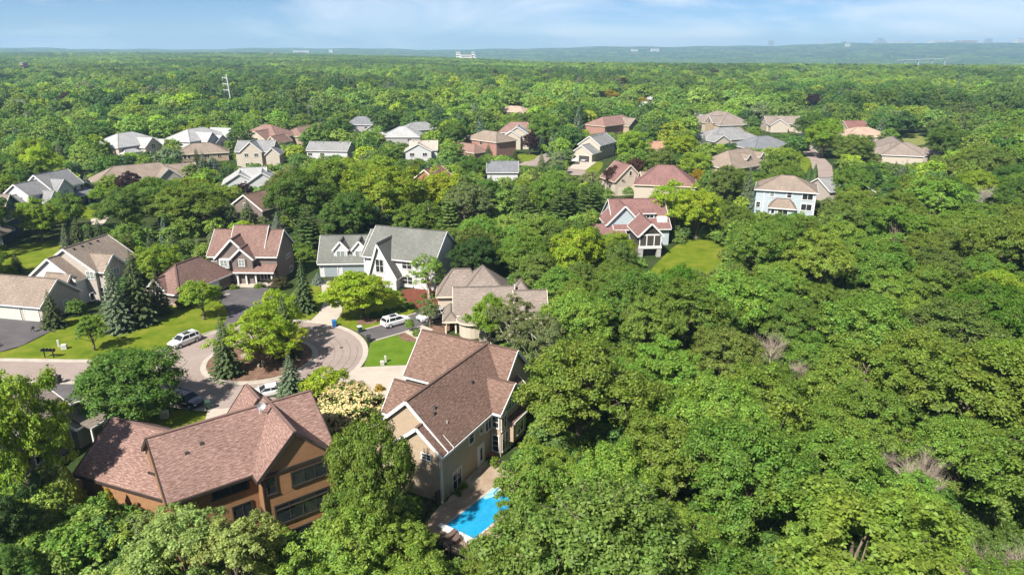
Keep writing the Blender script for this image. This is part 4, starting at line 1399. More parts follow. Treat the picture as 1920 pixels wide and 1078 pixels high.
flat('patio', smooth_poly([(798, 985), (818, 955), (842, 936), (924, 858), (950, 868), (985, 925), (965, 970), (925, 1025), (902, 1046), (850, 1042), (815, 1012)], 1), M['patio'], .10, .3,
     'tan stamped terrace round the swimming pool')
sheet('gravel_strip', [(842, 934), (838, 946), (850, 940), (872, 924), (896, 902), (903, 884), (914, 872), (918, 862), (905, 868)], M['gravel'], .13, .02, label='pea gravel strip along the pool house wall')
wm, wt, wout = newmat('pool_water')
wb = node(wt, 'ShaderNodeBsdfPrincipled')
wb.inputs['Roughness'].default_value = 0.04
wb.inputs['Specular IOR Level'].default_value = 0.5
wn = node(wt, 'ShaderNodeTexNoise'); wn.inputs['Scale'].default_value = 1.3; wn.inputs['Detail'].default_value = 3; wn.inputs['Distortion'].default_value = 0.8
wr = node(wt, 'ShaderNodeValToRGB')
wr.color_ramp.elements[0].position = .3; wr.color_ramp.elements[0].color = (.010, .235, .43, 1)
wr.color_ramp.elements[1].position = .7; wr.color_ramp.elements[1].color = (.018, .29, .50, 1)
wbp = node(wt, 'ShaderNodeBump'); wbp.inputs['Strength'].default_value = .12; wbp.inputs['Distance'].default_value = .05
wc = node(wt, 'ShaderNodeTexCoord')
wt.links.new(wc.outputs['Object'], wn.inputs['Vector']); wt.links.new(wn.outputs['Fac'], wr.inputs[0]); wt.links.new(wr.outputs[0], wb.inputs['Base Color'])
wt.links.new(wn.outputs['Fac'], wbp.inputs['Height']); wt.links.new(wbp.outputs[0], wb.inputs['Normal']); wt.links.new(wb.outputs[0], wout.inputs[0])
M['water'] = wm
M['pool_step'] = plain('pale_pool_step', (.24, .44, .54), .4, .06)
pa, pb, pc, pd = G(833, 987), G(929, 914), G(976, 943), G(889, 1014)
o = empty('swimming_pool', (pa[0], pa[1], 0))
tag(o, 'blue rectangular swimming pool beside the tan house', 'pool')
rel = lambda p: (p[0] - pa[0], p[1] - pa[1])
mb = MB(); mb.prism([rel(p) for p in (pa, pd, pc, pb)], .1, .135); mb.build('water', M['water'], o)
mb = MB()
ring = [rel(p) for p in (pa, pd, pc, pb)]
for i in range(4):
    (x0, y0), (x1, y1) = ring[i], ring[(i + 1) % 4]
    mb.bar((x0, y0, .13), (x1, y1, .13), .22, .09)
mb.build('coping', M['concrete'], o)
q0, q1 = rel(G(824, 989)), rel(G(901, 1027))
mb = MB(); mb.bar((*q0, .28), (*q1, .28), .55, .28); mb.build('cover_box', M['white'], o)
mb = MB()
mb.prism([rel(G(*p)) for p in [(906, 934), (929, 915), (938, 920), (928, 932), (910, 938)]], .10, .15)
mb.prism([rel(G(*p)) for p in [(912, 931), (929, 916.5), (934, 919), (925, 929)]], .15, .3)
mb.build('steps', M['pool_step'], o)


def fence(p, q, n, hgt, label, solid=False):
    a, b = G(*p), G(*q)
    o = empty('metal_fence', (a[0], a[1], ground_h(*a)))
    tag(o, label, 'fence')
    dx, dy = b[0] - a[0], b[1] - a[1]
    for i in range(n + 1):
        t = i / n
        mb = MB(); mb.box(dx * t - .05, dx * t + .05, dy * t - .05, dy * t + .05, -.2, hgt + .1); mb.build('post', M['black'], o)
    for z in (.2, hgt):
        mb = MB(); mb.bar((0, 0, z), (dx, dy, z), .04, .05); mb.build('rail', M['black'], o)
    mb = MB()
    L_ = math.hypot(dx, dy)
    k = int(L_ / (.12 if not solid else .1))
    for i in range(k):
        t = (i + .5) / k
        mb.box(dx * t - .012, dx * t + .012, dy * t - .012, dy * t + .012, .2, hgt)
        if solid:
            mb.bar((dx * (t - .5 / k), dy * (t - .5 / k), hgt / 2 + .1), (dx * (t + .46 / k), dy * (t + .46 / k), hgt / 2 + .1), .02, hgt - .15)
    mb.build('pickets', M['black'] if not solid else M['shutter'], o)


fence((800, 968), (818, 948), 2, 1.3, 'black metal fence between the maple and the terrace')
fence((818, 948), (836, 934), 1, 1.5, 'dark boarded fence panel at the pool house corner', True)
fence((830, 1040), (862, 1058), 2, 1.3, 'black metal fence below the pool cover box')
# loungers at the near end of the terrace
for i, (u, v, a) in enumerate([(838, 1011, .3), (846, 1022, .5)]):
    x, y = G(u, v)
    o = empty('patio_lounger', (x, y, .1), a)
    tag(o, ['dark lounger nearest the pool fence on the terrace', 'dark lounger just below the other on the terrace'][i], 'lounger', 'dark loungers on the terrace')
    mb = MB(); mb.hexa([(-.9, -.3, .28), (.3, -.3, .28), (.3, .3, .28), (-.9, .3, .28)], [(-.9, -.3, .36), (.3, -.3, .36), (.3, .3, .36), (-.9, .3, .36)]); mb.build('seat', M['shutter'], o)
    mb = MB(); mb.hexa([(.3, -.3, .3), (.85, -.3, .72), (.85, .3, .72), (.3, .3, .3)], [(.26, -.3, .37), (.8, -.3, .8), (.8, .3, .8), (.26, .3, .37)]); mb.build('backrest', M['shutter'], o)
    for sx, sy in ((-.8, -.27), (-.8, .27), (.2, -.27), (.2, .27)):
        mb = MB(); mb.box(sx - .03, sx + .03, sy - .03, sy + .03, 0, .3); mb.build('leg', M['black'], o)
# timber steps at the wooded side of the terrace
x, y = G(1022, 940)
o = empty('timber_steps', (x, y, -.3), .9)
tag(o, 'brown timber steps at the wooded side of the terrace', 'steps')
for i in range(4):
    mb = MB(); mb.box(-1.2, 1.2, i * .38, i * .38 + .34, i * -.18 + .3, i * -.18 + .38); mb.build('tread', W['cedar_panel'], o)
for sx in (-1.25, 1.25):
    mb = MB(); mb.bar((sx, 0, .3), (sx, 1.6, -.3), .08, .3); mb.build('stringer', M['shutter'], o)
x, y = G(921, 861)
o = empty('flower_pot', (x, y, .1)); tag(o, 'terracotta pot at the foot of the pool house bay', 'pot')
M['terracotta'] = plain('terracotta', (.30, .09, .05), .8, .15)
mb = MB(); mb.tube((0, 0, 0), (0, 0, .55), .2, .32, 12); mb.build('pot', M['terracotta'], o)
mb = MB(); mb.tube((0, 0, .5), (0, 0, .6), .35, .35, 12); mb.build('rim', M['terracotta'], o)
# wall lantern spot lights left out; kerbside things follow


# ------------------------------------------------------------------ vehicles
def paint(name, col):
    return plain(name, col, .28, .03, 1.0, .5, coat=.6)


M['car_white'] = paint('white_paint', (.72, .72, .72)); M['car_navy'] = paint('navy_paint', (.02, .03, .055)); M['car_silver'] = paint('silver_paint', (.42, .43, .45))
M['car_pearl'] = paint('pearl_paint', (.62, .62, .60))
M['tyre'] = plain('tyre_rubber', (.018, .018, .018), .85, .1); M['lamp'] = plain('lamp_lens', (.55, .56, .58), .15, .02); M['tail'] = plain('tail_lens', (.30, .015, .012), .2, .02)


def car(x, y, head, kind, mat, label, z=.03):
    o = empty('parked_car', (x, y, z), head)
    tag(o, label, 'car')
    suv = kind == 'suv'
    st = [(2.36, .66, .42, .70), (2.2, .84, .27, .86), (1.75, .92, .22, .97), (1.05, .95, .22, 1.04), (0, .95, .22, 1.05), (-1.2, .95, .22, 1.06), (-1.95, .93, .25, 1.06), (-2.25, .88, .32, 1.02), (-2.36, .74, .45, .92)] if suv else \
         [(2.36, .62, .40, .62), (2.2, .82, .25, .74), (1.7, .89, .2, .84), (.95, .91, .2, .92), (0, .91, .2, .94), (-1.1, .91, .2, .95), (-1.8, .89, .22, .96), (-2.2, .84, .3, .92), (-2.34, .7, .42, .82)]
    mb = MB()
    loops = []
    for px, hw, zl, zb in st:
        loops.append([(px, -hw * .9, zl), (px, -hw, zl + .22), (px, -hw, zb - .16), (px, -hw * .92, zb), (px, -hw * .4, zb + .035), (px, hw * .4, zb + .035), (px, hw * .92, zb), (px, hw, zb - .16), (px, hw, zl + .22), (px, hw * .9, zl)])
    for A, B in zip(loops, loops[1:]):
        for i in range(10):
            j = (i + 1) % 10
            mb.face([A[i], A[j], B[j], B[i]])
    mb.face(loops[0][::-1]); mb.face(loops[-1])
    body = mb.build('body', mat, o)
    for p in body.data.polygons:
        p.use_smooth = len(p.vertices) == 4
    zb, zt = (1.04, 1.60) if suv else (.93, 1.36)
    fx0, fx1 = (1.2, .45) if suv else (1.0, .2)
    rx0, rx1 = (-2.18, -1.85) if suv else (-1.75, -1.05)
    hw0, hw1 = (.86, .68) if suv else (.82, .62)
    b = [(rx0, -hw0, zb), (fx0, -hw0, zb), (fx0, hw0, zb), (rx0, hw0, zb)]
    t = [(rx1, -hw1, zt), (fx1, -hw1, zt), (fx1, hw1, zt), (rx1, hw1, zt)]
    mb = MB(); mb.hexa(b, t); mb.build('windows', M['glass'], o)
    mb = MB()
    c2 = [(rx1 - .1, -hw1 - .04, zt), (fx1 + .08, -hw1 - .04, zt), (fx1 + .08, hw1 + .04, zt), (rx1 - .1, hw1 + .04, zt)]
    mb.hexa([(p[0], p[1], zt - .06) for p in c2], [(p[0] * .96, p[1] * .9, zt + .06) for p in c2])
    for i in range(4):
        mb.bar(b[i], t[i], .06, .06)
    for sy in (-1, 1):
        mb.bar((-.35, sy * hw0, zb), (-.4, sy * hw1, zt), .05, .03)
        if suv:
            mb.bar((-1.55, sy * hw0, zb), (-1.42, sy * hw1, zt), .1, .04)
    mb.build('roof', mat, o)
    if suv:
        mb = MB(); mb.box(-1.0, .15, -.42, .42, zt + .06, zt + .075); mb.build('sunroof', M['glass'], o)
        for sy in (-1, 1):
            mb = MB(); mb.bar((fx1 - .1, sy * .58, zt + .12), (rx1 + .1, sy * .58, zt + .12), .05, .05); mb.build('roof_rail', M['black'], o)
    for sx in (1.45, -1.42):
        for sy in (-1, 1):
            mb = MB(); mb.tube((sx, sy * .72, .35), (sx, sy * .97, .35), .36, .36, 16); w_ = mb.build('wheel', M['tyre'], o)
            mb = MB(); mb.tube((sx, sy * .96, .35), (sx, sy * .985, .35), .23, .22, 10); mb.build('rim', M['galv'], w_)
    for sy in (-1, 1):
        mb = MB(); mb.box(2.12, 2.33, sy * .72 - .14, sy * .72 + .14, .62 if suv else .55, .78 if suv else .68); mb.build('headlight', M['lamp'], o)
        mb = MB(); mb.box(-2.33, -2.16, sy * .76 - .11, sy * .76 + .11, .72, .98 if suv else .86); mb.build('tail_light', M['tail'], o)
        mb = MB(); mb.box(.95, 1.12, sy * .95 - .06, sy * 1.02 + .06 * sy, zb - .02, zb + .14); mb.build('mirror', mat, o)
    mb = MB(); mb.box(2.28, 2.375, -.45, .45, .42, .6); mb.build('grille', M['black'], o)
    return o


def heading(p, q, z=0):
    a, b = G(*p), G(*q)
    return math.atan2(b[1] - a[1], b[0] - a[0])


x, y = G(347, 645); car(x, y, heading((372, 632), (320, 653)), 'suv', M['car_white'], 'white family car parked along the kerb of the turning circle')
x, y = G(742, 610); car(x, y, heading((718, 614), (762, 602)), 'suv', M['car_white'], 'white hatchback parked lower on the asphalt driveway', .16)
x, y = G(808, 600); car(x, y, heading((838, 592), (790, 606)), 'suv', M['car_pearl'], 'large white car behind the small grey-green tree', .16)
x, y = G(350, 758); car(x, y, heading((338, 752), (372, 760)), 'suv', M['car_navy'], 'dark navy car under the round maple')
x, y = G(503, 741); car(x, y, heading((530, 736), (480, 745)), 'sedan', M['car_pearl'], 'white saloon half hidden behind the cedar house roof')
hg = OPEN_GARAGE
a_ = hg.ang
lx, ly = -hg.L - 6.6, -1.35
car(hg.xy[0] + lx * math.cos(a_) - ly * math.sin(a_), hg.xy[1] + lx * math.sin(a_) + ly * math.cos(a_), a_ + math.pi, 'sedan', M['car_silver'], 'silver car standing in the mouth of the open garage')
x, y = G(640, 652)
o = empty('manhole_cover', (x, y, .021), 0); tag(o, 'dark round manhole cover on the turning circle', 'manhole cover')
mb = MB(); mb.tube((0, 0, 0), (0, 0, .012), .42, .42, 18); mb.build('frame', M['kerb'], o)
mb = MB(); mb.tube((0, 0, .012), (0, 0, .018), .34, .34, 18); mb.build('lid', M['vent'], o)
# small black trailer
x, y = G(408, 561)
o = empty('utility_trailer', (x, y, .16), .5)
tag(o, 'small black utility trailer at the dark driveway', 'trailer')
mb = MB(); mb.box(-1.2, 1.0, -.7, .7, .45, .55); mb.build('bed', M['black'], o)
for s in (-.7, .7):
    mb = MB(); mb.box(-1.2, 1.0, s - .03, s + .03, .55, .95); mb.build('side_board', M['black'], o)
    mb = MB(); mb.tube((-.1, s * 1.05, .3), (-.1, s * 1.25, .3), .3, .3, 12); mb.build('wheel', M['tyre'], o)
mb = MB(); mb.bar((1.0, -.5, .48), (2.2, 0, .45), .07, .07); mb.bar((1.0, .5, .48), (2.2, 0, .45), .07, .07); mb.build('tongue', M['white'], o)


# ------------------------------------------------------------------ kerbside things
M['bin_green'] = plain('green_bin_plastic', (.03, .065, .045), .5, .1); M['bin_blue'] = plain('blue_bin_plastic', (.02, .13, .36), .5, .1); M['bin_black'] = plain('black_bin_plastic', (.03, .03, .033), .5, .1)


def bin_(u, v, mat, lid, label, rz):
    x, y = G(u, v)
    o = empty('wheelie_bin', (x, y, .05), rz)
    tag(o, label, 'bin')
    mb = MB(); mb.hexa([(-.24, -.26, .06), (.24, -.26, .06), (.24, .26, .06), (-.24, .26, .06)], [(-.31, -.36, 1.02), (.31, -.36, 1.02), (.31, .36, 1.02), (-.31, .36, 1.02)]); mb.build('body', mat, o)
    mb = MB(); mb.hexa([(-.34, -.40, 1.02), (.34, -.40, 1.02), (.34, .40, 1.02), (-.34, .40, 1.02)], [(-.3, -.34, 1.14), (.3, -.34, 1.14), (.3, .36, 1.12), (-.3, .36, 1.12)]); mb.build('lid', lid, o)
    mb = MB(); mb.bar((-.26, .45, .98), (.26, .45, .98), .05, .05); mb.build('handle', lid, o)
    for s in (-.25, .25):
        mb = MB(); mb.tube((s - .03, .3, .12), (s + .03, .3, .12), .13, .13, 10); mb.build('wheel', M['tyre'], o)


bin_(97, 717, M['bin_black'], M['bin_black'], 'left of two black bins standing side by side at the kerb', .3)
bin_(110, 719, M['bin_black'], M['bin_black'], 'right of two black bins standing side by side at the kerb', -.1)
bin_(391, 767, M['bin_green'], M['bin_green'], 'dark green bin at the kerb beside the navy car', .5)
bin_(462, 760, M['bin_green'], M['bin_black'], 'dark green bin at the kerb above the cedar house roof', .2)
bin_(627, 613, M['bin_blue'], M['bin_blue'], 'bright blue recycling bin on the turning circle rim', .4)
bin_(675, 624, M['bin_green'], M['galv'], 'green bin with a pale lid beside the asphalt driveway', .6)
bin_(692, 642, M['bin_black'], M['bin_black'], 'black bin at the corner of the striped lawn', .2)

M['box_green'] = plain('pale_utility_paint', (.45, .45, .38), .6, .1)
for u, v, w, d, hh, lab in [(111, 651, .28, .28, 1.1, 'tall pale utility pedestal on the front lawn'), (121, 655, .75, .6, .75, 'low pale utility box beside the pedestal on the front lawn'),
                            (723, 680, .28, .28, 1.0, 'tall pale utility pedestal on the striped lawn'), (717, 685, .5, .45, .65, 'squat pale utility box on the striped lawn'),
                            (309, 783, .9, .8, .8, 'pale utility box under the round maple')]:
    x, y = G(u, v)
    o = empty('utility_box', (x, y, .08), .3); tag(o, lab, 'utility box')
    mb = MB(); mb.box(-w / 2, w / 2, -d / 2, d / 2, 0, hh * .86); mb.build('cabinet', M['box_green'], o)
    mb = MB(); mb.hexa([(-w * .55, -d * .55, hh * .86), (w * .55, -d * .55, hh * .86), (w * .55, d * .55, hh * .86), (-w * .55, d * .55, hh * .86)],
                       [(-w * .4, -d * .4, hh), (w * .4, -d * .4, hh), (w * .4, d * .4, hh), (-w * .4, d * .4, hh)]); mb.build('lid', M['box_green'], o)
x, y = G(93, 671)
o = empty('mailbox_row', (x, y, .08), -.05); tag(o, 'row of black mailboxes on posts at the kerb', 'mailboxes')
for s in (-.65, .65):
    mb = MB(); mb.box(s - .06, s + .06, -.06, .06, 0, 1.0); mb.build('post', M['black'], o)
mb = MB(); mb.box(-1.0, 1.0, -.1, .1, .95, 1.03); mb.build('crossbar', M['black'], o)
for i in range(4):
    cx0 = -.78 + i * .52
    mb = MB()
    for k in range(6):
        t0, t1 = math.pi * k / 6, math.pi * (k + 1) / 6
        mb.face([(cx0 + .17 * math.cos(t0), -.26, 1.2 + .17 * math.sin(t0)), (cx0 + .17 * math.cos(t1), -.26, 1.2 + .17 * math.sin(t1)), (cx0 + .17 * math.cos(t1), .26, 1.2 + .17 * math.sin(t1)), (cx0 + .17 * math.cos(t0), .26, 1.2 + .17 * math.sin(t0))])
    mb.box(cx0 - .17, cx0 + .17, -.26, .26, 1.03, 1.2); mb.build('mailbox', M['black'], o)
x, y = G(63, 624)
o = empty('kettle_grill', (x, y, .16), 0); tag(o, 'small black kettle grill on the dark driveway', 'grill')
for k in range(3):
    a = k * 2.1
    mb = MB(); mb.tube((.3 * math.cos(a), .3 * math.sin(a), 0), (.15 * math.cos(a), .15 * math.sin(a), .6), .025, .025, 5); mb.build('leg', M['black'], o)
mb = MB(); mb.tube((0, 0, .5), (0, 0, .72), .15, .32, 12); mb.build('bowl', M['black'], o)
mb = MB(); mb.tube((0, 0, .73), (0, 0, .95), .33, .1, 12); mb.build('lid', M['black'], o)
for i, (u, v) in enumerate([(108, 876), (118, 868)]):
    x, y = G(u, v)
    o = empty('air_conditioner', (x, y, 0), .3); tag(o, ['nearer of two air conditioners beside the olive house', 'farther of two air conditioners beside the olive house'][i], 'air conditioner')
    mb = MB(); mb.box(-.4, .4, -.4, .4, 0, .85); mb.build('casing', M['vent'], o)
    mb = MB(); mb.tube((0, 0, .85), (0, 0, .9), .33, .33, 12); mb.build('fan_grille', M['black'], o)

# stepping stones and boulders
sm = []
for s in range(4):
    r_ = np.random.RandomState(40 + s)
    n = 9
    mb = MB()
    rr = r_.uniform(.75, 1.1, n)
    lo = [(math.cos(6.283 * i / n) * rr[i], math.sin(6.283 * i / n) * rr[i] * .7, 0) for i in range(n)]
    md_ = [(p[0] * 1.03, p[1] * 1.03, .45) for p in lo]
    tp = [(p[0] * .8, p[1] * .8, .62 + r_.uniform(-.05, .05)) for p in lo]
    for A, B in ((lo, md_), (md_, tp)):
        for i in range(n):
            j = (i + 1) % n
            mb.face([A[i], A[j], B[j], B[i]])
    mb.face(tp)
    sm.append(mb.mesh('stone', M['stone']))
STN = [(530, 460), (475, 515), (538, 535), (440, 565), (405, 615), (365, 668), (335, 720), (322, 780), (310, 880), (402, 872), (350, 912), (365, 962), (582, 425), (635, 608), (678, 632), (420, 640), (380, 820)]
for i, (a, b) in enumerate(STN):
    u, v = a * .2022, 860 + b * .2022
    x, y = G(u, v, -.6)
    o = link(bpy.data.objects.new('stepping_stone', sm[i % 4]))
    o.location = (x, y, ground_h(x, y) - .05); o.rotation_euler = (0, 0, rnd.uniform(0, 6)); s = rnd.uniform(.42, .66); o.scale = (s, s, .42)
    tag(o, 'flat stepping stone on the mulched slope at lower left', 'stone', 'stepping stones on the mulched slope')
for i, (u, v, s) in enumerate([(458, 671, .55), (500, 655, .45), (486, 690, .3)]):
    x, y = G(u, v)
    o = link(bpy.data.objects.new('boulder', sm[i])); o.location = (x, y, .08); o.scale = (s, s, .8); o.rotation_euler = (0, 0, i)
    tag(o, ['larger boulder in the mulch of the island', 'boulder behind the feathery tree on the island', 'small boulder at the front of the island'][i], 'boulder')

# ------------------------------------------------------------------ far things
for lab, p1, p2, zr, half, eave, rf_, wl, rm_ in [('white house with pale roof far off, right of the golden trees', (1206, 181), (1222, 181), 6, 6, 3.4, 'gx', W['white'], R['pale']),
                                                  ('low white house just below the other far white one', (1206, 191), (1228, 192), 6, 6, 3.2, 'gx', W['white'], R['pale']),
                                                  ('tall white gable house right of the far white pair', (1254, 198), (1268, 194), 9, 5, 6, 'gx', W['white'], R['pale']),
                                                  ('small cream house above the taupe hipped roof', (1296, 208), (1308, 208), 6, 5, 3.5, 'gx', W['cream'], R['cream'])]:
    u0, v0, u1, v1 = p1[0] - 3, p1[1] - 2, p2[0] + 3, p1[1] + 8
    by_ridge(lab, p1, p2, zr, half, eave, rf_, wl, rm_, M['white'])


def far_xy(u, r):
    t = (u - 960) / F * CT
    y = r / math.sqrt(1 + t * t)
    return y * t * 1.0, y


def v_to_z(v, y):
    return CH - y * (ST * F + CT * (v - 539)) / (CT * F - ST * (v - 539))


# steel power pole with side arms
x, y = G(434, 195)
o = empty('power_pole', (x, y, 0)); tag(o, 'tall pale steel power pole with arms, upper left', 'power pole')
zt = v_to_z(140, y)
mb = MB(); mb.tube((0, 0, -1), (-1.2, 0, zt), .65, .42, 8); mb.build('pole', M['galv'], o)
for k in range(3):
    z = zt - 3.6 - 4.6 * k
    for dz in (0, 1.2):
        mb = MB(); mb.tube((-1.0, 0, z + dz), (-5.0, 0, z + 1.6 - dz * .6), .2, .12, 6); mb.build('arm', M['galv'], o)
    mb = MB(); mb.tube((-4.6, 0, z + 1.4), (-4.6, 0, z - .6), .18, .18, 6); mb.build('insulator', M['galv'], o)
x, y = G(379, 197)
o = empty('power_pole', (x, y, 0)); tag(o, 'smaller steel power pole left of the tall one', 'power pole')
zt = v_to_z(168, y)
mb = MB(); mb.tube((0, 0, -1), (0, 0, zt), .5, .3, 8); mb.build('pole', M['galv'], o)
for k in range(3):
    mb = MB(); mb.bar((-2.2, 0, zt - 1.5 - 3 * k), (2.2, 0, zt - 1.5 - 3 * k), .25, .25); mb.build('arm', M['galv'], o)
x, y = G(573, 178)
o = empty('power_pole', (x, y, 0)); tag(o, 'slim pale pole among far trees left of centre', 'power pole')
zt = v_to_z(150, y)
mb = MB(); mb.tube((0, 0, -1), (0, 0, zt), .45, .3, 8); mb.build('pole', M['bark_pale'], o)
mb = MB(); mb.bar((-1.2, 0, zt - 1), (1.2, 0, zt - 1), .2, .2); mb.build('crossarm', M['bark_pale'], o)

M['far_white'] = plain('far_white_wall', (.62, .60, .57), .8, .08, .05); M['far_grey'] = plain('far_grey_wall', (.34, .35, .37), .8, .08, .05); M['far_pink'] = plain('far_pink_brick', (.42, .27, .22), .8, .08, .05)


def far_building(u, r, blocks, label, mat, name='far_building', rf_mat=None):
    """blocks: (du0, du1, v_top) in photo pixels; each block a part with a parapet band"""
    x, y = far_xy(u, r)
    z0 = ground_h(x, y) - 3
    o = empty(name, (x, y, z0)); tag(o, label, 'building')
    m_ = y / (CT * F) 
    for a, b, vt in blocks:
        zt = v_to_z(vt, y) - z0
        w = (b - a) * m_
        d = max(10, w * .5)
        xa, xb = a * m_, b * m_
        mb = MB(); mb.box(xa, xb, -d / 2, d / 2, 0, zt); mb.build('block', mat, o)
        mb = MB(); mb.box(xa - .6, xb + .6, -d / 2 - .6, d / 2 + .6, zt, zt + max(1.0, .02 * zt)); mb.build('parapet', rf_mat or M['far_grey'], o)
        nb = max(1, int(zt / 9))
        for k in range(min(nb, 6)):
            zz = zt - 5 - k * 7
            mb = MB(); mb.box(xa + w * .08, xb - w * .08, -d / 2 - .25, -d / 2 + .1, zz, zz + 2.4); mb.build('window_band', M['glass'], o)


far_building(873, 2250, [(-16, -9, 98), (-9, 10, 103.5), (10, 15, 98), (15, 17, 104)], 'white mill with two towers on the central horizon', M['far_white'])
far_building(1444, 8000, [(-4, 5, 77)], 'small grey tower on the horizon right of centre', M['far_grey'])
far_building(1550, 8000, [(-6, 0, 79), (0, 6, 81)], 'pale block on the right horizon', M['far_white'])
far_building(1580, 8000, [(-3, 4, 78)], 'narrow grey block on the right horizon', M['far_grey'])
far_building(1588, 6800, [(-3.5, 3.5, 82.5)], 'bright white slab before the right horizon', M['far_white'])
far_building(1648, 8000, [(-5, 5, 72), (-9, 9, 77)], 'tallest tower on the right horizon', M['far_grey'])
far_building(1690, 7900, [(-22, 0, 79), (0, 18, 78)], 'long pale building on the right horizon', M['far_white'])
far_building(1757, 7900, [(-16, 16, 76.5), (-6, 4, 75)], 'broad white building on the right horizon', M['far_white'])
far_building(1808, 7900, [(-14, 16, 76.5)], 'low pink building on the right horizon', M['far_pink'])
far_building(1850, 8000, [(-5, 6, 73)], 'grey block near the right edge of the horizon', M['far_grey'])
far_building(1908, 8000, [(-8, 10, 73), (10, 16, 71)], 'white block at the right edge of the horizon', M['far_white'])
far_building(1190, 6400, [(-6, 5, 93)], 'small white building under the central ridge', M['far_white'])
far_building(1228, 6400, [(-7, 6, 92)], 'second small white building under the central ridge', M['far_white'])
far_building(50, 2600, [(-50, -5, 105), (0, 12, 104)], 'long low pale building in the far upper left', M['far_white'], rf_mat=M['far_pink'])
far_building(360, 2100, [(-42, -5, 109), (-2, 38, 109)], 'long low pinkish building in the far left trees', M['far_white'], rf_mat=M['far_pink'])
far_building(507, 2300, [(-6, 10, 107), (0, 4, 101)], 'brick church with a square tower in the far trees', M['far_pink'])
far_building(565, 5600, [(-12, 14, 95.5)], 'pale flat building on the left horizon', M['far_white'])
far_building(620, 5600, [(-3, 3, 93.5)], 'small pale tower on the left horizon', M['far_white'])
far_building(38, 1250, [(-2.5, 2.5, 119)], 'small pink brick building in the far left trees', M['far_pink'])
for i, (u, w) in enumerate([(1095, 14), (1120, 8), (1155, 12), (1175, 10)]):
    far_building(u, 1500, [(-w / 2, w / 2, 124 - i % 2)], ['first', 'second', 'third', 'fourth'][i] + ' of four low pale sheds at the edge of the far plateau', M['far_white'])
# bridge over the valley
xa, ya = far_xy(1688, 3300); xb, yb = far_xy(1788, 3500)
za, zb_ = v_to_z(113.5, ya), v_to_z(109.5, yb)
o = empty('road_bridge', (xa, ya, za)); tag(o, 'pale road bridge crossing the far valley at right', 'bridge')
mb = MB(); mb.bar((0, 0, 0), (xb - xa, yb - ya, zb_ - za), 14, 1.8); mb.build('deck', M['far_grey'], o)
for k in range(4):
    t = (k + .5) / 4
    mb = MB(); mb.box((xb - xa) * t - 2, (xb - xa) * t + 2, (yb - ya) * t - 4, (yb - ya) * t + 4, -30, (zb_ - za) * t - 1); mb.build('pier', M['far_grey'], o)

# ------------------------------------------------------------------ trees: shapes shared by all copies
M['leaf'] = leafmat('leaf')
M['leaf_far'] = leafmat('leaf_far', 'INSTANCER', trans=0.25)
M['needle'] = leafmat('needle', hue=0.012, val=0.28, trans=0.12, gloss=0.03)
M['needle_far'] = leafmat('needle_far', 'INSTANCER', hue=0.012, trans=0.12, gloss=0.03)
M['blossom'] = plain('cream_blossom', (.60, .47, .22), 0.8, 0.2)


def leaf_mesh(name, cen, nor, tan, size, aspect, mat, fold=0.18):
    """many folded diamond leaves as one mesh"""
    n = len(cen)
    nor = nor / np.linalg.norm(nor, axis=1, keepdims=True)
    tan = tan - nor * np.sum(tan * nor, axis=1, keepdims=True)
    tan = tan / (np.linalg.norm(tan, axis=1, keepdims=True) + 1e-9)
    bi = np.cross(nor, tan)
    s = size[:, None]
    v = np.empty((n, 4, 3), np.float32)
    v[:, 0] = cen - tan * s * 0.5
    v[:, 1] = cen + bi * s * aspect * 0.5 - nor * s * fold + tan * s * 0.05
    v[:, 2] = cen + tan * s * 0.5
    v[:, 3] = cen - bi * s * aspect * 0.5 - nor * s * fold + tan * s * 0.05
    me = bpy.data.meshes.new(name)
    me.vertices.add(n * 4)
    me.vertices.foreach_set('co', v.ravel())
    me.loops.add(n * 4)
    me.loops.foreach_set('vertex_index', np.arange(n * 4, dtype=np.int32))
    me.polygons.add(n)
    me.polygons.foreach_set('loop_start', np.arange(0, n * 4, 4, dtype=np.int32))
    me.materials.append(mat)
    me.update(calc_edges=True)
    return me


def unit(rs, n):
    v = rs.normal(size=(n, 3))
    return v / np.linalg.norm(v, axis=1, keepdims=True)


def trunk_mesh(name, rs, h, r, ends, fork, mat, twigs=False):
    mb = MB()
    lean = rs.uniform(-.03, .03, 2) * h
    p = Vector((0, 0, -0.6))
    pts = [p]
    for k in range(1, 5):
        t = k / 4
        pts.append(Vector((lean[0] * t + rs.uniform(-.05, .05), lean[1] * t + rs.uniform(-.05, .05), fork * t)))
    top = pts[-1] + Vector((rs.uniform(-.3, .3), rs.uniform(-.3, .3), (h - fork) * .6))
    pts.append(top)
    rad = [r * 1.35, r, r * .88, r * .8, r * .72, r * .18]
    for a, b, ra, rb in zip(pts, pts[1:], rad, rad[1:]):
        mb.tube(a, b, ra, rb, 7, False)
    for e in ends:
        e = Vector(e)
        t = rs.uniform(.35, 1.0)
        s = pts[4].lerp(top, max(0, t * 1.3 - .5)) if t > .4 else pts[3].lerp(pts[4], t / .4)
        mid = s.lerp(e, .5) + Vector((rs.uniform(-.25, .25), rs.uniform(-.25, .25), -.06 * (e - s).length))
        rr = r * rs.uniform(.22, .38)
        mb.tube(s, mid, rr, rr * .6, 5, False)
        mb.tube(mid, e, rr * .6, rr * .22, 5, False)
        if twigs and rs.uniform() < .6:
            c0 = Vector((0, 0, h * .55))
            for _ in range(3):
                q = e + (e - c0).normalized() * rs.uniform(.12, .26) * h * .55 + Vector(rs.normal(size=3)) * .07 * h
                q.z = min(q.z, h * 1.01)
                mb.tube(e, q, rr * .22, .012, 4, False)
    return mb.mesh(name, mat)


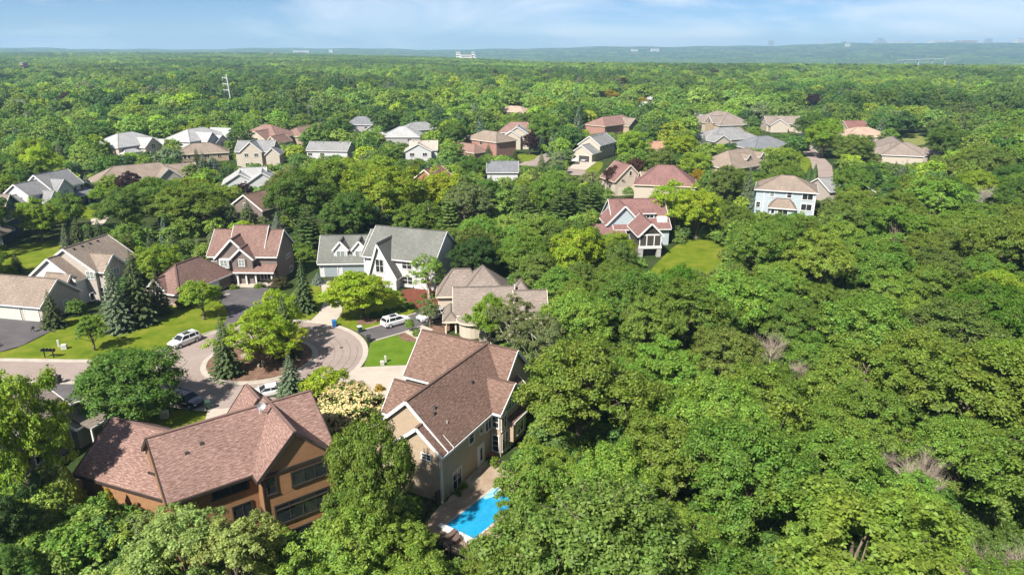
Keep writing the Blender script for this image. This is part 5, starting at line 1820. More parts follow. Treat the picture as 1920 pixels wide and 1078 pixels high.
def broadleaf(seed, h, R, base, nb, leaf, n_leaf, br=(.24, .38), flat=.75, top=1.0, clump=.36, airy=0.0, mat='leaf', aspect=.62, bark='bark', tr=None, wobble=.22):
    """crown made of boughs, boughs of clumps, clumps of leaves"""
    rs = np.random.RandomState(seed)
    zc, rz = (base + h) / 2, (h - base) / 2
    d = unit(rs, nb * 3)
    d = d[d[:, 2] > -0.55][:nb]
    nb = len(d)
    rho = rs.uniform(.50, .86, nb)
    wob = 1 + wobble * np.sin(3 * np.arctan2(d[:, 1], d[:, 0]) + seed) + rs.uniform(-.5, .5, nb) * wobble
    bc = d * rho[:, None] * np.stack([R * wob, R * wob, np.full(nb, rz * top)], 1)
    bc[:, 2] += zc
    brad = rs.uniform(br[0], br[1], nb) * R
    # clumps over each bough
    k = 11
    cd = unit(rs, nb * k)
    cd[:, 2] = np.where(cd[:, 2] < -.45, -cd[:, 2] * .5, cd[:, 2])
    ci = np.repeat(np.arange(nb), k)
    cc = bc[ci] + cd * (brad[ci] * rs.uniform(.62, 1.0, nb * k))[:, None] * np.array([1, 1, flat])
    crad = brad[ci] * clump * rs.uniform(.55, 1.45, nb * k)
    nc = len(cc)
    # drop clumps buried deep inside the crown
    dd = np.linalg.norm((cc[:, None, :] - bc[None]) / np.array([1, 1, flat]), axis=2) / brad[None]
    dd[np.arange(nc), ci] = 9
    keep = dd.min(1) > .62
    if airy:
        keep &= rs.uniform(size=nc) > airy
    cc, crad, ci = cc[keep], crad[keep], ci[keep]
    nc = len(cc)
    w = crad ** 2
    pick = rs.choice(nc, n_leaf, p=w / w.sum())
    ld = unit(rs, n_leaf)
    ld[:, 2] = np.where(ld[:, 2] < -.6, -ld[:, 2], ld[:, 2])
    rr = rs.uniform(.35, 1.2, n_leaf)
    cen = cc[pick] + ld * (crad[pick] * rr)[:, None] * np.array([1, 1, .72])
    out = cen - np.array([0, 0, zc - rz * .2])
    out /= np.linalg.norm(out, axis=1, keepdims=True)
    nor = ld * .8 + out * .5 + np.array([0, 0, .55]) + rs.normal(size=(n_leaf, 3)) * .55
    tan = rs.normal(size=(n_leaf, 3)) + ld * .4
    size = leaf * rs.uniform(.5, 1.4, n_leaf)
    cm = leaf_mesh('crown', cen.astype(np.float32), nor, tan, size, aspect, M[mat])
    ends = bc[rs.permutation(nb)[:min(nb, 22)]]
    tm = trunk_mesh('trunk', rs, h, tr or (0.028 * h + .03), [tuple(e) for e in ends], base * .75 + .2, M[bark], twigs=R > 5)
    return cm, tm, h, R


def spruce(seed, h, R, n_leaf, leaf=.42, droop=.28, mat='needle', whorl=.42, base=.03, power=.92):
    """whorls of drooping boughs, each bough a spray of needle tufts"""
    rs = np.random.RandomState(seed)
    B = []
    z = base * h + .15
    while z < h * .985:
        t = (z - base * h) / (h * (1 - base))
        rz = R * (1 - t) ** power + .05
        nbr = max(4, int(5 + 9 * (1 - t)))
        a0 = rs.uniform(0, 6.28)
        for i in range(nbr):
            a = a0 + 6.283 * i / nbr + rs.uniform(-.2, .2)
            B.append((a, z + rs.uniform(-.15, .15) * whorl, rz * rs.uniform(.72, 1.12), t))
        z += whorl * (1.15 - .55 * t) * max(.55, h / 12)
    B = np.array(B)
    w = B[:, 2] ** 1.6
    pk = rs.choice(len(B), n_leaf, p=w / w.sum())
    a, z0, ln, t = B[pk].T
    s = rs.uniform(.12, 1, n_leaf) ** .6
    wid = ln * .26 * (1.15 - s) * rs.uniform(-1, 1, n_leaf)
    x = np.cos(a) * ln * s - np.sin(a) * wid
    y = np.sin(a) * ln * s + np.cos(a) * wid
    zz = z0 + ln * (.16 * s * (1 - t) * 0 - droop * s ** 1.5 + .10 * s ** 4) - np.abs(wid) * .35 + rs.normal(size=n_leaf) * .05
    cen = np.stack([x, y, np.maximum(zz, .05)], 1)
    tan = np.stack([np.cos(a) - np.sin(a) * wid / (ln + .1) * 2, np.sin(a) + np.cos(a) * wid / (ln + .1) * 2, -droop + 0 * a], 1) + rs.normal(size=(n_leaf, 3)) * .35
    nor = np.stack([np.cos(a) * .35, np.sin(a) * .35, 1 + 0 * a], 1) + rs.normal(size=(n_leaf, 3)) * .32
    size = leaf * rs.uniform(.6, 1.3, n_leaf) * (1.15 - .45 * t)
    cm = leaf_mesh('crown', cen.astype(np.float32), nor, tan, size, .42, M[mat], fold=.12)
    mb = MB()
    mb.tube((0, 0, -.5), (0, 0, h * .55), .018 * h + .04, .01 * h, 7, False)
    mb.tube((0, 0, h * .55), (0, 0, h), .01 * h, .01, 6, False)
    for a, z, ln, t in B[::3]:
        mb.tube((0, 0, z), (math.cos(a) * ln * .85, math.sin(a) * ln * .85, z - ln * droop * .7), .03, .01, 4, False)
    return cm, mb.mesh('trunk', M['bark']), h, R


def columnar(seed, h, R, n_leaf, leaf, mat='needle', tip=.75):
    """dense clipped evergreen cone of upright sprays"""
    rs = np.random.RandomState(seed)
    t = 1 - np.sqrt(rs.uniform(0, 1, n_leaf))
    a = rs.uniform(0, 6.283, n_leaf)
    prof = np.where(t < .15, .72 + t * 1.8, (1 - (t - .15) / .85) ** tip)
    lump = 1 + .13 * np.sin(a * 5 + t * 9 + seed) * np.sin(t * 24 + a * 2)
    rr = R * prof * lump * rs.uniform(.82, 1.05, n_leaf)
    cen = np.stack([np.cos(a) * rr, np.sin(a) * rr, t * h + .05], 1)
    nor = np.stack([np.cos(a), np.sin(a), .45 + 0 * a], 1) + rs.normal(size=(n_leaf, 3)) * .35
    tan = np.stack([np.cos(a) * .3, np.sin(a) * .3, 1 + 0 * a], 1) + rs.normal(size=(n_leaf, 3)) * .25
    cm = leaf_mesh('crown', cen.astype(np.float32), nor, tan, leaf * rs.uniform(.7, 1.3, n_leaf), .5, M[mat], .1)
    mb = MB()
    mb.tube((0, 0, -.4), (0, 0, h * .85), .1, .03, 6, False)
    return cm, mb.mesh('trunk', M['bark']), h, R


def bare_tree(seed, h, spread, mat, stems=1, levels=4, twig=3):
    rs = np.random.RandomState(seed)
    mb = MB()

    def grow(p, d, ln, r, lv):
        n = 3 if lv > 1 else 2
        for k in range(n):
            d2 = (d + Vector(rs.normal(size=3)) * .16 + Vector((0, 0, .05))).normalized()
            q = p + d2 * ln / n
            mb.tube(p, q, r, r * .82, 5 if lv > 2 else 4, False)
            p, d, r = q, d2, r * .82
            if lv > 0 and (k > 0 or lv < levels):
                for _ in range(twig if lv > 1 else 2):
                    az = rs.uniform(0, 6.283)
                    side = Vector((math.cos(az), math.sin(az), rs.uniform(-.1, .5))) * spread
                    grow(p, (d + side).normalized(), ln * rs.uniform(.42, .66), r * .55, lv - 1)
    for _ in range(stems):
        d = Vector((rs.uniform(-.25, .25), rs.uniform(-.25, .25), 1)).normalized() if stems > 1 else Vector((rs.uniform(-.08, .08), rs.uniform(-.08, .08), 1))
        grow(Vector((rs.uniform(-.3, .3), rs.uniform(-.3, .3), -.4)), d, h * .6, .02 * h + .03, levels)
    return mb.mesh('branches', mat)


T = {
    'maple': [broadleaf(11, 10, 4.6, 1.3, 60, .25, 28000, flat=.85), broadleaf(12, 10, 4.4, 1.0, 58, .25, 28000, flat=.85), broadleaf(13, 11, 4.6, 1.4, 64, .25, 28000, flat=.85)],
    'oak': [broadleaf(21, 12, 6.2, 2.4, 72, .26, 38000, br=(.19, .31), flat=.75), broadleaf(22, 13, 6.0, 2.6, 76, .26, 38000, br=(.18, .30), flat=.75),
            broadleaf(23, 12, 6.4, 2.2, 70, .26, 38000, br=(.19, .32), flat=.72), broadleaf(24, 13, 5.8, 3.0, 70, .26, 36000, br=(.19, .31), flat=.78)],
    'ash': [broadleaf(31, 11, 4.2, 1.8, 50, .23, 20000, br=(.2, .33), clump=.32, airy=.12), broadleaf(32, 12, 4.4, 2.0, 52, .23, 20000, br=(.2, .32), clump=.32, airy=.14)],
    'dome': [broadleaf(17, 8.8, 5.3, -.6, 120, .25, 36000, br=(.2, .3), flat=.95, clump=.42, wobble=.06)],
    'birch': [broadleaf(41, 9, 3.2, 1.6, 40, .2, 13000, br=(.22, .34), clump=.32, airy=.2, bark='bark_pale', aspect=.5)],
    'young': [broadleaf(51, 5.2, 1.85, 1.0, 34, .19, 8000, br=(.3, .45), flat=.95), broadleaf(52, 6.0, 2.2, 1.1, 36, .2, 9000, br=(.3, .45), flat=.95)],
    'multistem': [broadleaf(61, 9, 4.2, .6, 54, .21, 20000, br=(.2, .33), clump=.32, airy=.12, aspect=.5)],
    'spruce': [spruce(71, 11, 3.2, 11000), spruce(72, 12, 3.2, 11000, whorl=.5)],
    'pine': [spruce(75, 14, 4.0, 9500, leaf=.5, droop=.02, whorl=.85, base=.2, power=.55)],
    'arborvitae': [columnar(81, 5, 1.35, 5200, .3), columnar(82, 4, 1.0, 4200, .26, tip=.6)],
    'shrub': [broadleaf(91, 1.3, 1.0, -.3, 18, .16, 2200, br=(.35, .5)), broadleaf(92, 1.6, 1.3, -.5, 22, .2, 2400, br=(.33, .5))],
    'bush': [broadleaf(95, 4.6, 3.0, -.4, 40, .26, 8500, br=(.26, .4))],
}
LOD = [broadleaf(201 + i, 11.5, 5.4, .8, 40, .62, 4200, br=(.26, .38), flat=.9, mat='leaf_far', wobble=.14)[0] for i in range(4)]
LOD.append(spruce(211, 12, 3.2, 2200, leaf=.85, mat='needle_far')[0])

GREEN = {'mid green': (0.149, 0.244, 0.033), 'deep green': (.095, .182, .028), 'dark green': (0.048, 0.100, 0.020), 'bright green': (0.218, 0.332, 0.030),
         'yellow-green': (0.287, 0.397, 0.026), 'olive green': (.140, .212, .040), 'grey-green': (0.173, 0.218, 0.077), 'golden': (0.357, 0.290, 0.017),
         'fresh green': (0.192, 0.308, 0.043), 'spruce green': (0.079, 0.115, 0.038), 'blue-green': (0.129, 0.176, 0.093), 'silver-blue': (0.163, 0.210, 0.166),
         'purple': (0.043, 0.017, 0.018), 'maroon': (0.081, 0.040, 0.025), 'brownish': (0.256, 0.179, 0.061), 'pine green': (0.076, 0.128, 0.026)}
NTREE = 0


def plant(kind, x, y, hgt, wid, tone, label, cat='tree', name=None, group=None, var=None, jitter=.10, z=None):
    """a tree thing: an Empty at its foot that carries trunk and crown"""
    global NTREE
    v = T[kind]
    cm, tm, h0, R0 = v[NTREE % len(v)] if var is None else v[var]
    NTREE += 1
    o = empty(name or {'spruce': 'spruce_tree', 'pine': 'pine_tree', 'arborvitae': 'arborvitae', 'shrub': 'shrub', 'bush': 'bush', 'birch': 'birch_tree', 'oak': 'broadleaf_tree',
                       'maple': 'broadleaf_tree'}.get(kind, 'broadleaf_tree'), (x, y, ground_h(x, y) if z is None else z), rnd.uniform(0, 6.283))
    o.scale = (wid / (2 * R0), wid / (2 * R0), hgt / h0)
    tag(o, label, cat, group)
    c = link(bpy.data.objects.new('crown', cm), o)
    t = link(bpy.data.objects.new('trunk', tm), o)
    g = GREEN[tone] if isinstance(tone, str) else tone
    k = 1 + rnd.uniform(-jitter, jitter)
    c.color = (g[0] * k * (1 + rnd.uniform(-jitter, jitter)), g[1] * k, g[2] * k, 1)
    return o


def at_crown(u, v, hgt, wpx, frac=.58):
    """foot position of a tree whose crown centre is seen at (u, v); width from pixels"""
    x, y = G(u, v, hgt * frac)
    d = P(x, y, hgt * frac)[2]
    return x, y, wpx * d / F


PLACED = []


def tree(kind, u, v, wpx, hgt, tone, label, frac=.58, **kw):
    x, y, w = at_crown(u, v, hgt, wpx, frac)
    if v < 480 and hgt > 4:
        CLEAR.append((u - wpx * .3, v - wpx * .4, u + wpx * .3, v + wpx * .1, y))
    PLACED.append((x, y, w))
    return plant(kind, x, y, hgt, w, tone, label, **kw)


def conifer(kind, u, vtop, vbase, wpx, tone, label, **kw):
    x, y = G(u, vbase)
    d = P(x, y, 0)[2]
    fw = CT * F - ST * (vtop - 539)
    dn = ST * F + CT * (vtop - 539)
    hgt = CH - y * dn / fw
    if vbase < 480:
        CLEAR.append((u - wpx * .25, vtop, u + wpx * .25, vtop + (vbase - vtop) * .6, y))
    w = wpx * d / F
    PLACED.append((x, y, w))
    return plant(kind, x, y, hgt, w, tone, label, **kw)

# ------------------------------------------------------------------ trees one can point at
tree('dome', 246, 722, 204, 8.6, 'deep green', 'round dark-green maple beside the street, behind the cedar house', frac=.5)
tree('maple', 30, 772, 150, 15.5, 'bright green', 'tall bright maple with bare leaning trunk at the left edge', frac=.70)
tree('young', 170, 619, 48, 5.6, 'mid green', 'small round young tree alone on the front lawn', var=0)
tree('young', 376, 556, 66, 7.0, 'bright green', 'young maple on the lawn before the mauve-roofed garage', var=1)
conifer('spruce', 103, 540, 615, 50, 'spruce green', 'small spruce at the corner of the beige garage')
conifer('spruce', 226, 488, 619, 72, 'blue-green', 'blue-green spruce nearest the street on the front lawn')
conifer('spruce', 266, 462, 606, 82, 'spruce green', 'tall green spruce behind the blue-green one')
conifer('spruce', 301, 500, 590, 50, 'spruce green', 'narrow spruce left of the mauve-roofed garage')
conifer('spruce', 332, 432, 500, 62, 'spruce green', 'spruce in the trees left of the mauve-roofed house')
tree('ash', 232, 468, 70, 9, 'olive green', 'pale feathery tree at the corner of the beige house')
tree('maple', 292, 490, 78, 8, 'bright green', 'fresh green tree between the beige and mauve-roofed houses')
conifer('spruce', 427, 588, 704, 66, 'spruce green', 'green spruce at the front of the planted island')
conifer('spruce', 540, 548, 668, 62, 'spruce green', 'slim spruce at the right of the planted island')
tree('multistem', 485, 626, 155, 9.0, 'yellow-green', 'feathery yellow-green tree in the middle of the island', frac=.55)
tree('multistem', 515, 585, 105, 9.5, 'yellow-green', 'second feathery tree at the back of the island', frac=.6)
tree('multistem', 530, 640, 95, 6.5, 'yellow-green', 'lower feathery tree at the right front of the island', frac=.5)
conifer('spruce', 572, 482, 584, 54, 'spruce green', 'spruce before the right end of the mauve-roofed house')
tree('maple', 676, 548, 132, 7.6, 'yellow-green', 'round yellow-green maple before the white house', frac=.56)
tree('birch', 803, 512, 68, 8.5, 'fresh green', 'pale-stemmed birch in the red mulch bed')
tree('young', 806, 582, 36, 5.0, 'grey-green', 'small grey-green tree leaning over a parked white car', var=0)
tree('young', 768, 609, 17, 2.2, 'bright green', 'tiny clipped standard tree in the small bed', var=0)
conifer('spruce', 549, 660, 752, 76, 'blue-green', 'blue-green spruce behind the cedar house roof')
tree('bush', 603, 722, 92, 4.2, 'yellow-green', 'large yellow-green bush beside the concrete driveway', frac=.5, cat='bush')
tree('maple', 914, 590, 72, 8.5, 'bright green', 'bright tree against the taupe-roofed house', frac=.62)
tree('birch', 965, 610, 105, 10, 'grey-green', 'wispy grey-green birch right of the taupe-roofed house')
tree('birch', 1020, 640, 100, 10, 'grey-green', 'second wispy birch beside the wood edge')
tree('oak', 700, 862, 165, 14.0, 'mid green', 'tall maple between the cedar house and the pool house', frac=.66)
conifer('spruce', 648, 770, 905, 80, 'silver-blue', 'silvery spruce half hidden behind the tall maple')
tree('ash', 650, 985, 190, 11, 'fresh green', 'leafy tree at the right corner of the cedar house', frac=.62)
tree('ash', 735, 1020, 150, 6.5, 'fresh green', 'fresh green tree left of the pool fence', frac=.6)
tree('ash', 590, 1065, 180, 9.5, 'fresh green', 'tree at the bottom edge below the cedar house', frac=.6)
tree('ash', 335, 968, 215, 11.5, (.29, .38, .105), 'pale green feathery tree before the cedar house', frac=.62)
tree('ash', 232, 1062, 205, 10.0, (.27, .37, .095), 'pale green feathery tree in the lower left corner', frac=.62)
tree('ash', 432, 985, 200, 11.0, (.28, .37, .10), 'pale green feathery tree below the black windows', frac=.62)
conifer('arborvitae', 136, 866, 962, 56, (.15, .19, .02), 'golden-green arborvitae at the cedar garage corner', var=0)
conifer('arborvitae', 82, 878, 962, 40, 'dark green', 'dark arborvitae beside the olive house', var=0)
conifer('arborvitae', 211, 914, 968, 28, 'golden', 'small golden arborvitae against the cedar garage wall', var=1)
tree('maple', 12, 985, 92, 7, 'dark green', 'dark-leaved tree at the lower left edge', frac=.5)
tree('maple', 5, 1050, 95, 6, 'deep green', 'dark tree at the lower left corner', frac=.5)
tree('shrub', 128, 1012, 62, 1.8, 'golden', 'bright golden shrub on the mulched slope', frac=.5, cat='shrub')
tree('shrub', 110, 995, 40, 1.2, 'grey-green', 'low grey-green juniper beside the stone steps', frac=.5, cat='shrub')
tree('ash', 992, 905, 120, 10.5, 'fresh green', 'leafy tree overhanging the right edge of the pool', frac=.62)
tree('ash', 985, 985, 110, 8.0, 'mid green', 'lower tree pressing against the pool terrace', frac=.58)
# shrubs by the pool house wall
tree('shrub', 870, 910, 16, .8, 'mid green', 'round green shrub below the pool house windows', frac=.5, cat='shrub')
tree('shrub', 858, 921, 18, .8, 'olive green', 'round olive shrub at the pool house corner', frac=.5, cat='shrub')
tree('shrub', 927, 866, 20, 1.1, 'mid green', 'shrub at the foot of the pool house bay', frac=.5, cat='shrub')
tree('shrub', 712, 727, 20, .9, 'golden', 'golden clipped shrub beside the concrete driveway', frac=.5, cat='shrub')
tree('shrub', 782, 623, 20, 1.0, 'mid green', 'round green shrub in the small bed', frac=.5, cat='shrub')
tree('shrub', 438, 539, 17, .9, 'mid green', 'left clipped shrub at the mauve house porch', frac=.5, cat='shrub')
tree('shrub', 485, 536, 18, .9, 'mid green', 'right clipped shrub at the mauve house porch', frac=.5, cat='shrub')
tree('bush', 524, 530, 36, 2.3, (.09, .085, .03), 'bronze rounded bush at the mauve house corner', frac=.5, cat='bush')
tree('bush', 346, 566, 34, 2.4, 'dark green', 'dark rounded bush against the mauve-roofed garage', frac=.5, cat='bush')
tree('shrub', 598, 523, 28, 1.6, 'silver-blue', 'low silver-blue spruce mound by the grey garage door', frac=.5, cat='shrub', kind=None) if False else None
conifer('spruce', 597, 510, 533, 30, 'silver-blue', 'dwarf silver-blue spruce by the grey garage door')
for i, (u, v) in enumerate([(757, 562), (772, 570), (786, 566), (793, 555), (812, 553), (752, 552)]):
    tree('shrub', u, v, 11, .6, 'mid green', 'little shrub in the red mulch bed', frac=.5, cat='shrub', group='little shrubs in the red mulch bed')
for i, (u, v) in enumerate([(712, 588), (726, 585), (740, 581), (754, 577), (767, 573), (700, 590)]):
    tree('shrub', u, v, 22, .9, 'deep green', 'hedge shrub along the lawn above the parked white cars', frac=.5, cat='shrub', group='hedge shrubs above the parked cars')
for i, (u, v, w) in enumerate([(545, 455, 42), (562, 462, 46), (575, 475, 40)]):
    tree('bush', u, v, w, 2.6, 'mid green', ['rounded bush on the bank right of the mauve-roofed house', 'larger bush on the bank between two houses', 'lowest bush on the bank by the garage'][i], frac=.5, cat='bush')
# left middle ground
tree('maple', 70, 412, 78, 10, 'bright green', 'round bright tree on the side lawn beside the navy house', frac=.55)
tree('maple', 122, 398, 66, 9.5, 'mid green', 'leafy tree right of the round bright one', frac=.55)
conifer('spruce', 150, 405, 462, 44, 'spruce green', 'spruce behind the beige house roof, first of a row')
conifer('spruce', 172, 412, 462, 34, 'spruce green', 'spruce behind the beige house roof, second of a row')
conifer('spruce', 190, 408, 460, 36, 'spruce green', 'spruce behind the beige house roof, third of a row')
conifer('spruce', 128, 418, 472, 32, 'blue-green', 'pale spruce at the left end of the spruce row')
conifer('spruce', 34, 470, 512, 30, 'spruce green', 'small spruce on the side lawn at left')
tree('maple', 184, 367, 34, 4.5, 'bright green', 'small round tree beside the white porch house', frac=.5)
tree('oak', 232, 395, 100, 12, 'deep green', 'dense dark tree behind the spruce row', frac=.6)
tree('oak', 345, 385, 140, 12, 'mid green', 'broad billowing tree left of the brown roof', frac=.6)
tree('oak', 290, 368, 110, 12, 'mid green', 'broad tree before the tan-roofed ranch house', frac=.6)
tree('maple', 208, 345, 40, 7, 'bright green', 'small bright tree before the tan-roofed ranch house', frac=.6)
tree('maple', 243, 342, 46, 8, 'purple', 'dark purple plum tree before the tan-roofed ranch house', frac=.6)
tree('maple', 459, 356, 28, 5, 'purple', 'small purple tree beside the low white house', frac=.6)
conifer('spruce', 168, 325, 372, 40, 'silver-blue', 'silver-blue spruce right of the white porch house')
conifer('spruce', 150, 295, 345, 36, 'blue-green', 'blue-green spruce above the white porch house')
conifer('spruce', 118, 262, 318, 34, 'blue-green', 'blue-green spruce in the upper left trees')
conifer('spruce', 385, 282, 332, 36, 'blue-green', 'blue-green spruce before the tan-walled house')
conifer('spruce', 402, 290, 330, 30, 'silver-blue', 'silver-blue spruce before the tan-walled house')
conifer('spruce', 372, 276, 318, 28, 'spruce green', 'dark spruce before the tan-walled house')
conifer('spruce', 210, 262, 296, 26, 'spruce green', 'spruce at the grand house driveway')
conifer('spruce', 522, 396, 440, 34, 'silver-blue', 'silver-blue spruce behind the mauve roof')
conifer('spruce', 470, 372, 442, 56, 'spruce green', 'dark spruce below the plain brown roof')
conifer('spruce', 436, 372, 438, 54, 'spruce green', 'dark spruce left of the plain brown roof')
# central trees
tree('oak', 560, 375, 130, 16, 'deep green', 'tall dark tree left of the central grove', frac=.6)
tree('oak', 618, 345, 125, 17, 'mid green', 'tall tree at the heart of the central grove', frac=.6)
tree('maple', 712, 360, 140, 16, 'bright green', 'tall bright tree above the grey-green roof', frac=.6)
tree('oak', 660, 405, 100, 13, 'deep green', 'dark tree right behind the grey-green roof', frac=.6)
conifer('pine', 628, 372, 470, 60, 'pine green', 'dark pine behind the garage dormers')
conifer('pine', 580, 380, 468, 56, 'pine green', 'dark pine between two house roofs')
tree('ash', 878, 375, 95, 14, 'grey-green', 'silvery grey-green tree in the central grove', frac=.6)
tree('maple', 828, 360, 90, 13, 'yellow-green', 'yellow-green tree below the orange gable', frac=.6)
tree('birch', 803, 360, 40, 11, 'brownish', 'thin brownish tree below the orange gable', frac=.6)
conifer('pine', 842, 360, 452, 58, 'olive green', 'olive pine behind the white house gable')
conifer('pine', 1052, 352, 432, 70, 'pine green', 'large pine left of the screened porch house')
conifer('pine', 1105, 338, 428, 74, 'pine green', 'tall dark pine beside the blue gable')
conifer('pine', 985, 350, 425, 62, 'pine green', 'pine in the trees right of centre')
tree('maple', 890, 318, 60, 8, 'deep green', 'dense round tree left of the blue-grey roof', frac=.55)
conifer('spruce', 943, 302, 340, 24, 'spruce green', 'small spruce before the blue-grey roof')
conifer('spruce', 916, 268, 302, 28, 'spruce green', 'spruce standing before the red brick house')
conifer('spruce', 965, 278, 302, 20, 'spruce green', 'small spruce right of the brick garage roof')
conifer('spruce', 1015, 282, 325, 28, 'grey-green', 'spruce at the bend of the grey street')
tree('maple', 993, 266, 36, 9, 'purple', 'dark purple tree right of the tall cream gable', frac=.6)
tree('maple', 1020, 240, 60, 15, 'mid green', 'large round tree right of the tall cream gable', frac=.6)
tree('maple', 850, 250, 52, 14, 'deep green', 'dense conical tree left of the red brick house', frac=.6)
tree('maple', 1150, 335, 48, 8, 'maroon', 'bronze-leaved round tree below the sloping lawn', frac=.55)
tree('maple', 1190, 315, 36, 7, 'maroon', 'bronze-leaved tree left of the dusty-red roof', frac=.55)
tree('maple', 1187, 272, 62, 14, 'bright green', 'tall bright tree right of the open garage', frac=.58)
tree('ash', 1275, 278, 66, 13, 'yellow-green', 'soft yellow-green willow above the dusty-red roof', frac=.55)
tree('maple', 1242, 300, 56, 9, 'olive green', 'olive tree above the dusty-red roof', frac=.55)
tree('maple', 1312, 310, 54, 10, 'bright green', 'round bright tree left of the dormered house', frac=.55)
tree('ash', 1362, 345, 70, 13, 'olive green', 'feathery olive tree left of the blue-green spruces', frac=.55)
conifer('spruce', 1398, 308, 398, 40, 'blue-green', 'tall blue-green spruce left of the light-blue house')
conifer('spruce', 1413, 336, 410, 38, 'silver-blue', 'silver-blue spruce against the light-blue house')
tree('maple', 1268, 385, 90, 13, 'yellow-green', 'vivid yellow-green tree above the back lawn', frac=.6)
tree('maple', 1310, 395, 85, 12, 'yellow-green', 'second vivid yellow-green tree above the back lawn', frac=.58)
tree('maple', 1308, 330, 24, 6, 'golden', 'small golden tree behind the vivid trees', frac=.6)
conifer('arborvitae', 1514, 310, 352, 18, 'dark green', 'dark columnar evergreen behind the light-blue house, left of pair', var=0)
conifer('arborvitae', 1524, 308, 354, 18, 'dark green', 'dark columnar evergreen behind the light-blue house, right of pair', var=0)
conifer('spruce', 1318, 250, 280, 18, 'silver-blue', 'silver-blue spruce left of the grey hipped roof')
for i, u in enumerate((1410, 1427, 1445)):
    conifer('spruce', u, 258 + i, 284, 15, 'spruce green', ['first', 'second', 'third'][i] + ' of three small spruces before the slate-blue roof', group='small spruces before the slate-blue roof')
tree('maple', 1547, 258, 74, 15, 'bright green', 'large round bright tree above the far street', frac=.55)
tree('maple', 1520, 238, 60, 13, 'deep green', 'dark round tree left of the large bright one', frac=.55)
tree('maple', 1595, 280, 66, 13, 'olive green', 'olive rounded tree right of the far street', frac=.55)
tree('maple', 1775, 272, 66, 15, 'deep green', 'large dark round tree at far right', frac=.55)
tree('oak', 1525, 190, 40, 11, 'purple', 'dark purple tree in the far trees at right', frac=.55)
tree('oak', 1140, 178, 40, 10, 'golden', 'golden tree in the far trees right of centre', frac=.6)
tree('oak', 1205, 190, 26, 8, 'golden', 'smaller golden tree near the far white houses', frac=.6)
tree('maple', 1120, 380, 70, 10, 'pine green', 'dark tree at the left of the screened porch house', frac=.6) if False else None
tree('oak', 1855, 545, 150, 13, (.085, .19, .014), 'vivid green tree at the right edge of the wood', frac=.6)
tree('maple', 1082, 470, 95, 12, 'yellow-green', 'yellow-green tree left of the screened porch', frac=.6)
tree('maple', 1265, 535, 90, 11, (.10, .21, .016), 'vivid green tree in the wood below the back lawn', frac=.6)
tree('oak', 1215, 610, 110, 12, (.20, .30, .045), 'yellow-tipped tree in the wood', frac=.6)

# blossoming tree
x, y, w = at_crown(656, 765, 5.5, 128, .55)
PLACED.append((x, y, w))
o = plant('bush', x, y, 5.6, w, 'deep green', 'tree covered in cream blossom beside the driveway', cat='tree', name='blossom_tree')
rs = np.random.RandomState(5)
src = T['bush'][0][0]
co = np.empty(len(src.vertices) * 3, np.float32)
src.vertices.foreach_get('co', co)
co = co.reshape(-1, 4, 3).mean(1)
lump = np.sin(co[:, 0] * 5.1 + 1) * np.sin(co[:, 1] * 4.7) * np.sin(co[:, 2] * 5.3 + 2)
out = np.linalg.norm((co - [0, 0, 1.6]) / [3, 3, 2.4], axis=1)
sel = co[(out > .66) & (lump + rs.normal(size=len(co)) * .25 > .02) & (co[:, 2] > 1.0)]
sel = np.repeat(sel, 3, 0) + rs.normal(size=(len(sel) * 3, 3)) * .07
d = sel - np.array([0, 0, 1.2]); d /= np.linalg.norm(d, axis=1, keepdims=True)
bm_ = leaf_mesh('blossom', (sel + d * .16).astype(np.float32), d + np.array([0, 0, .6]) + rs.normal(size=sel.shape) * .4, rs.normal(size=sel.shape), rs.uniform(.12, .24, len(sel)), .8, M['blossom'])
link(bpy.data.objects.new('blossom', bm_), o)

# bare and dead trees
for i, (u, v, hgt, seed, lab, st) in enumerate([(1455, 640, 8, 3, 'bleached dead tree standing bare in the wood', 1), (1500, 655, 5, 4, 'broken dead branches beside the bleached tree', 2),
                                                (1768, 870, 7.5, 5, 'brown leafless tree in the right of the wood', 2), (1898, 1035, 7, 6, 'pale leafless tree at the lower right edge', 3),
                                                (1843, 390, 9, 8, 'white-limbed dead tree at the far right', 1)]):
    x, y = G(u, v, 3.0)
    o = empty('dead_tree', (x, y, ground_h(x, y)), i * 1.3)
    tag(o, lab, 'dead tree')
    link(bpy.data.objects.new('branches', bare_tree(seed, hgt, .75 if i != 2 else .45, M['bark_dead'] if i < 4 else M['bark_pale'], st, 4, 3)), o)
    PLACED.append((x, y, 4.5 if i != 1 else 2))
    CLEAR.append((u - 22, v - 50, u + 22, v - 15, y) if i < 4 else (u - 10, v - 35, u + 10, v - 10, y))
x, y = G(868, 1058)
o = empty('dead_tree', (x, y, 0), 0)
tag(o, 'slender leafless sapling beside the pool fence', 'dead tree')
link(bpy.data.objects.new('branches', bare_tree(14, 4.2, .5, M['bark'], 1, 3, 2)), o)

# ------------------------------------------------------------------ the rest of the trees
def in_poly(x, y, poly):
    c = False
    j = len(poly) - 1
    for i in range(len(poly)):
        xi, yi = poly[i]
        xj, yj = poly[j]
        if (yi > y) != (yj > y) and x < (xj - xi) * (y - yi) / (yj - yi) + xi:
            c = not c
        j = i
    return c


SB = [(min(p[0] for p in s), max(p[0] for p in s), min(p[1] for p in s), max(p[1] for p in s), s) for s in SHEETS]


SUNNY = [(-80, 103, 5), (-60, 97, 5), (-26, 97, 4), (-4.0, 53.0, 4.5), (-1.0, 56.0, 3.5)]      # the pool lies in full sun


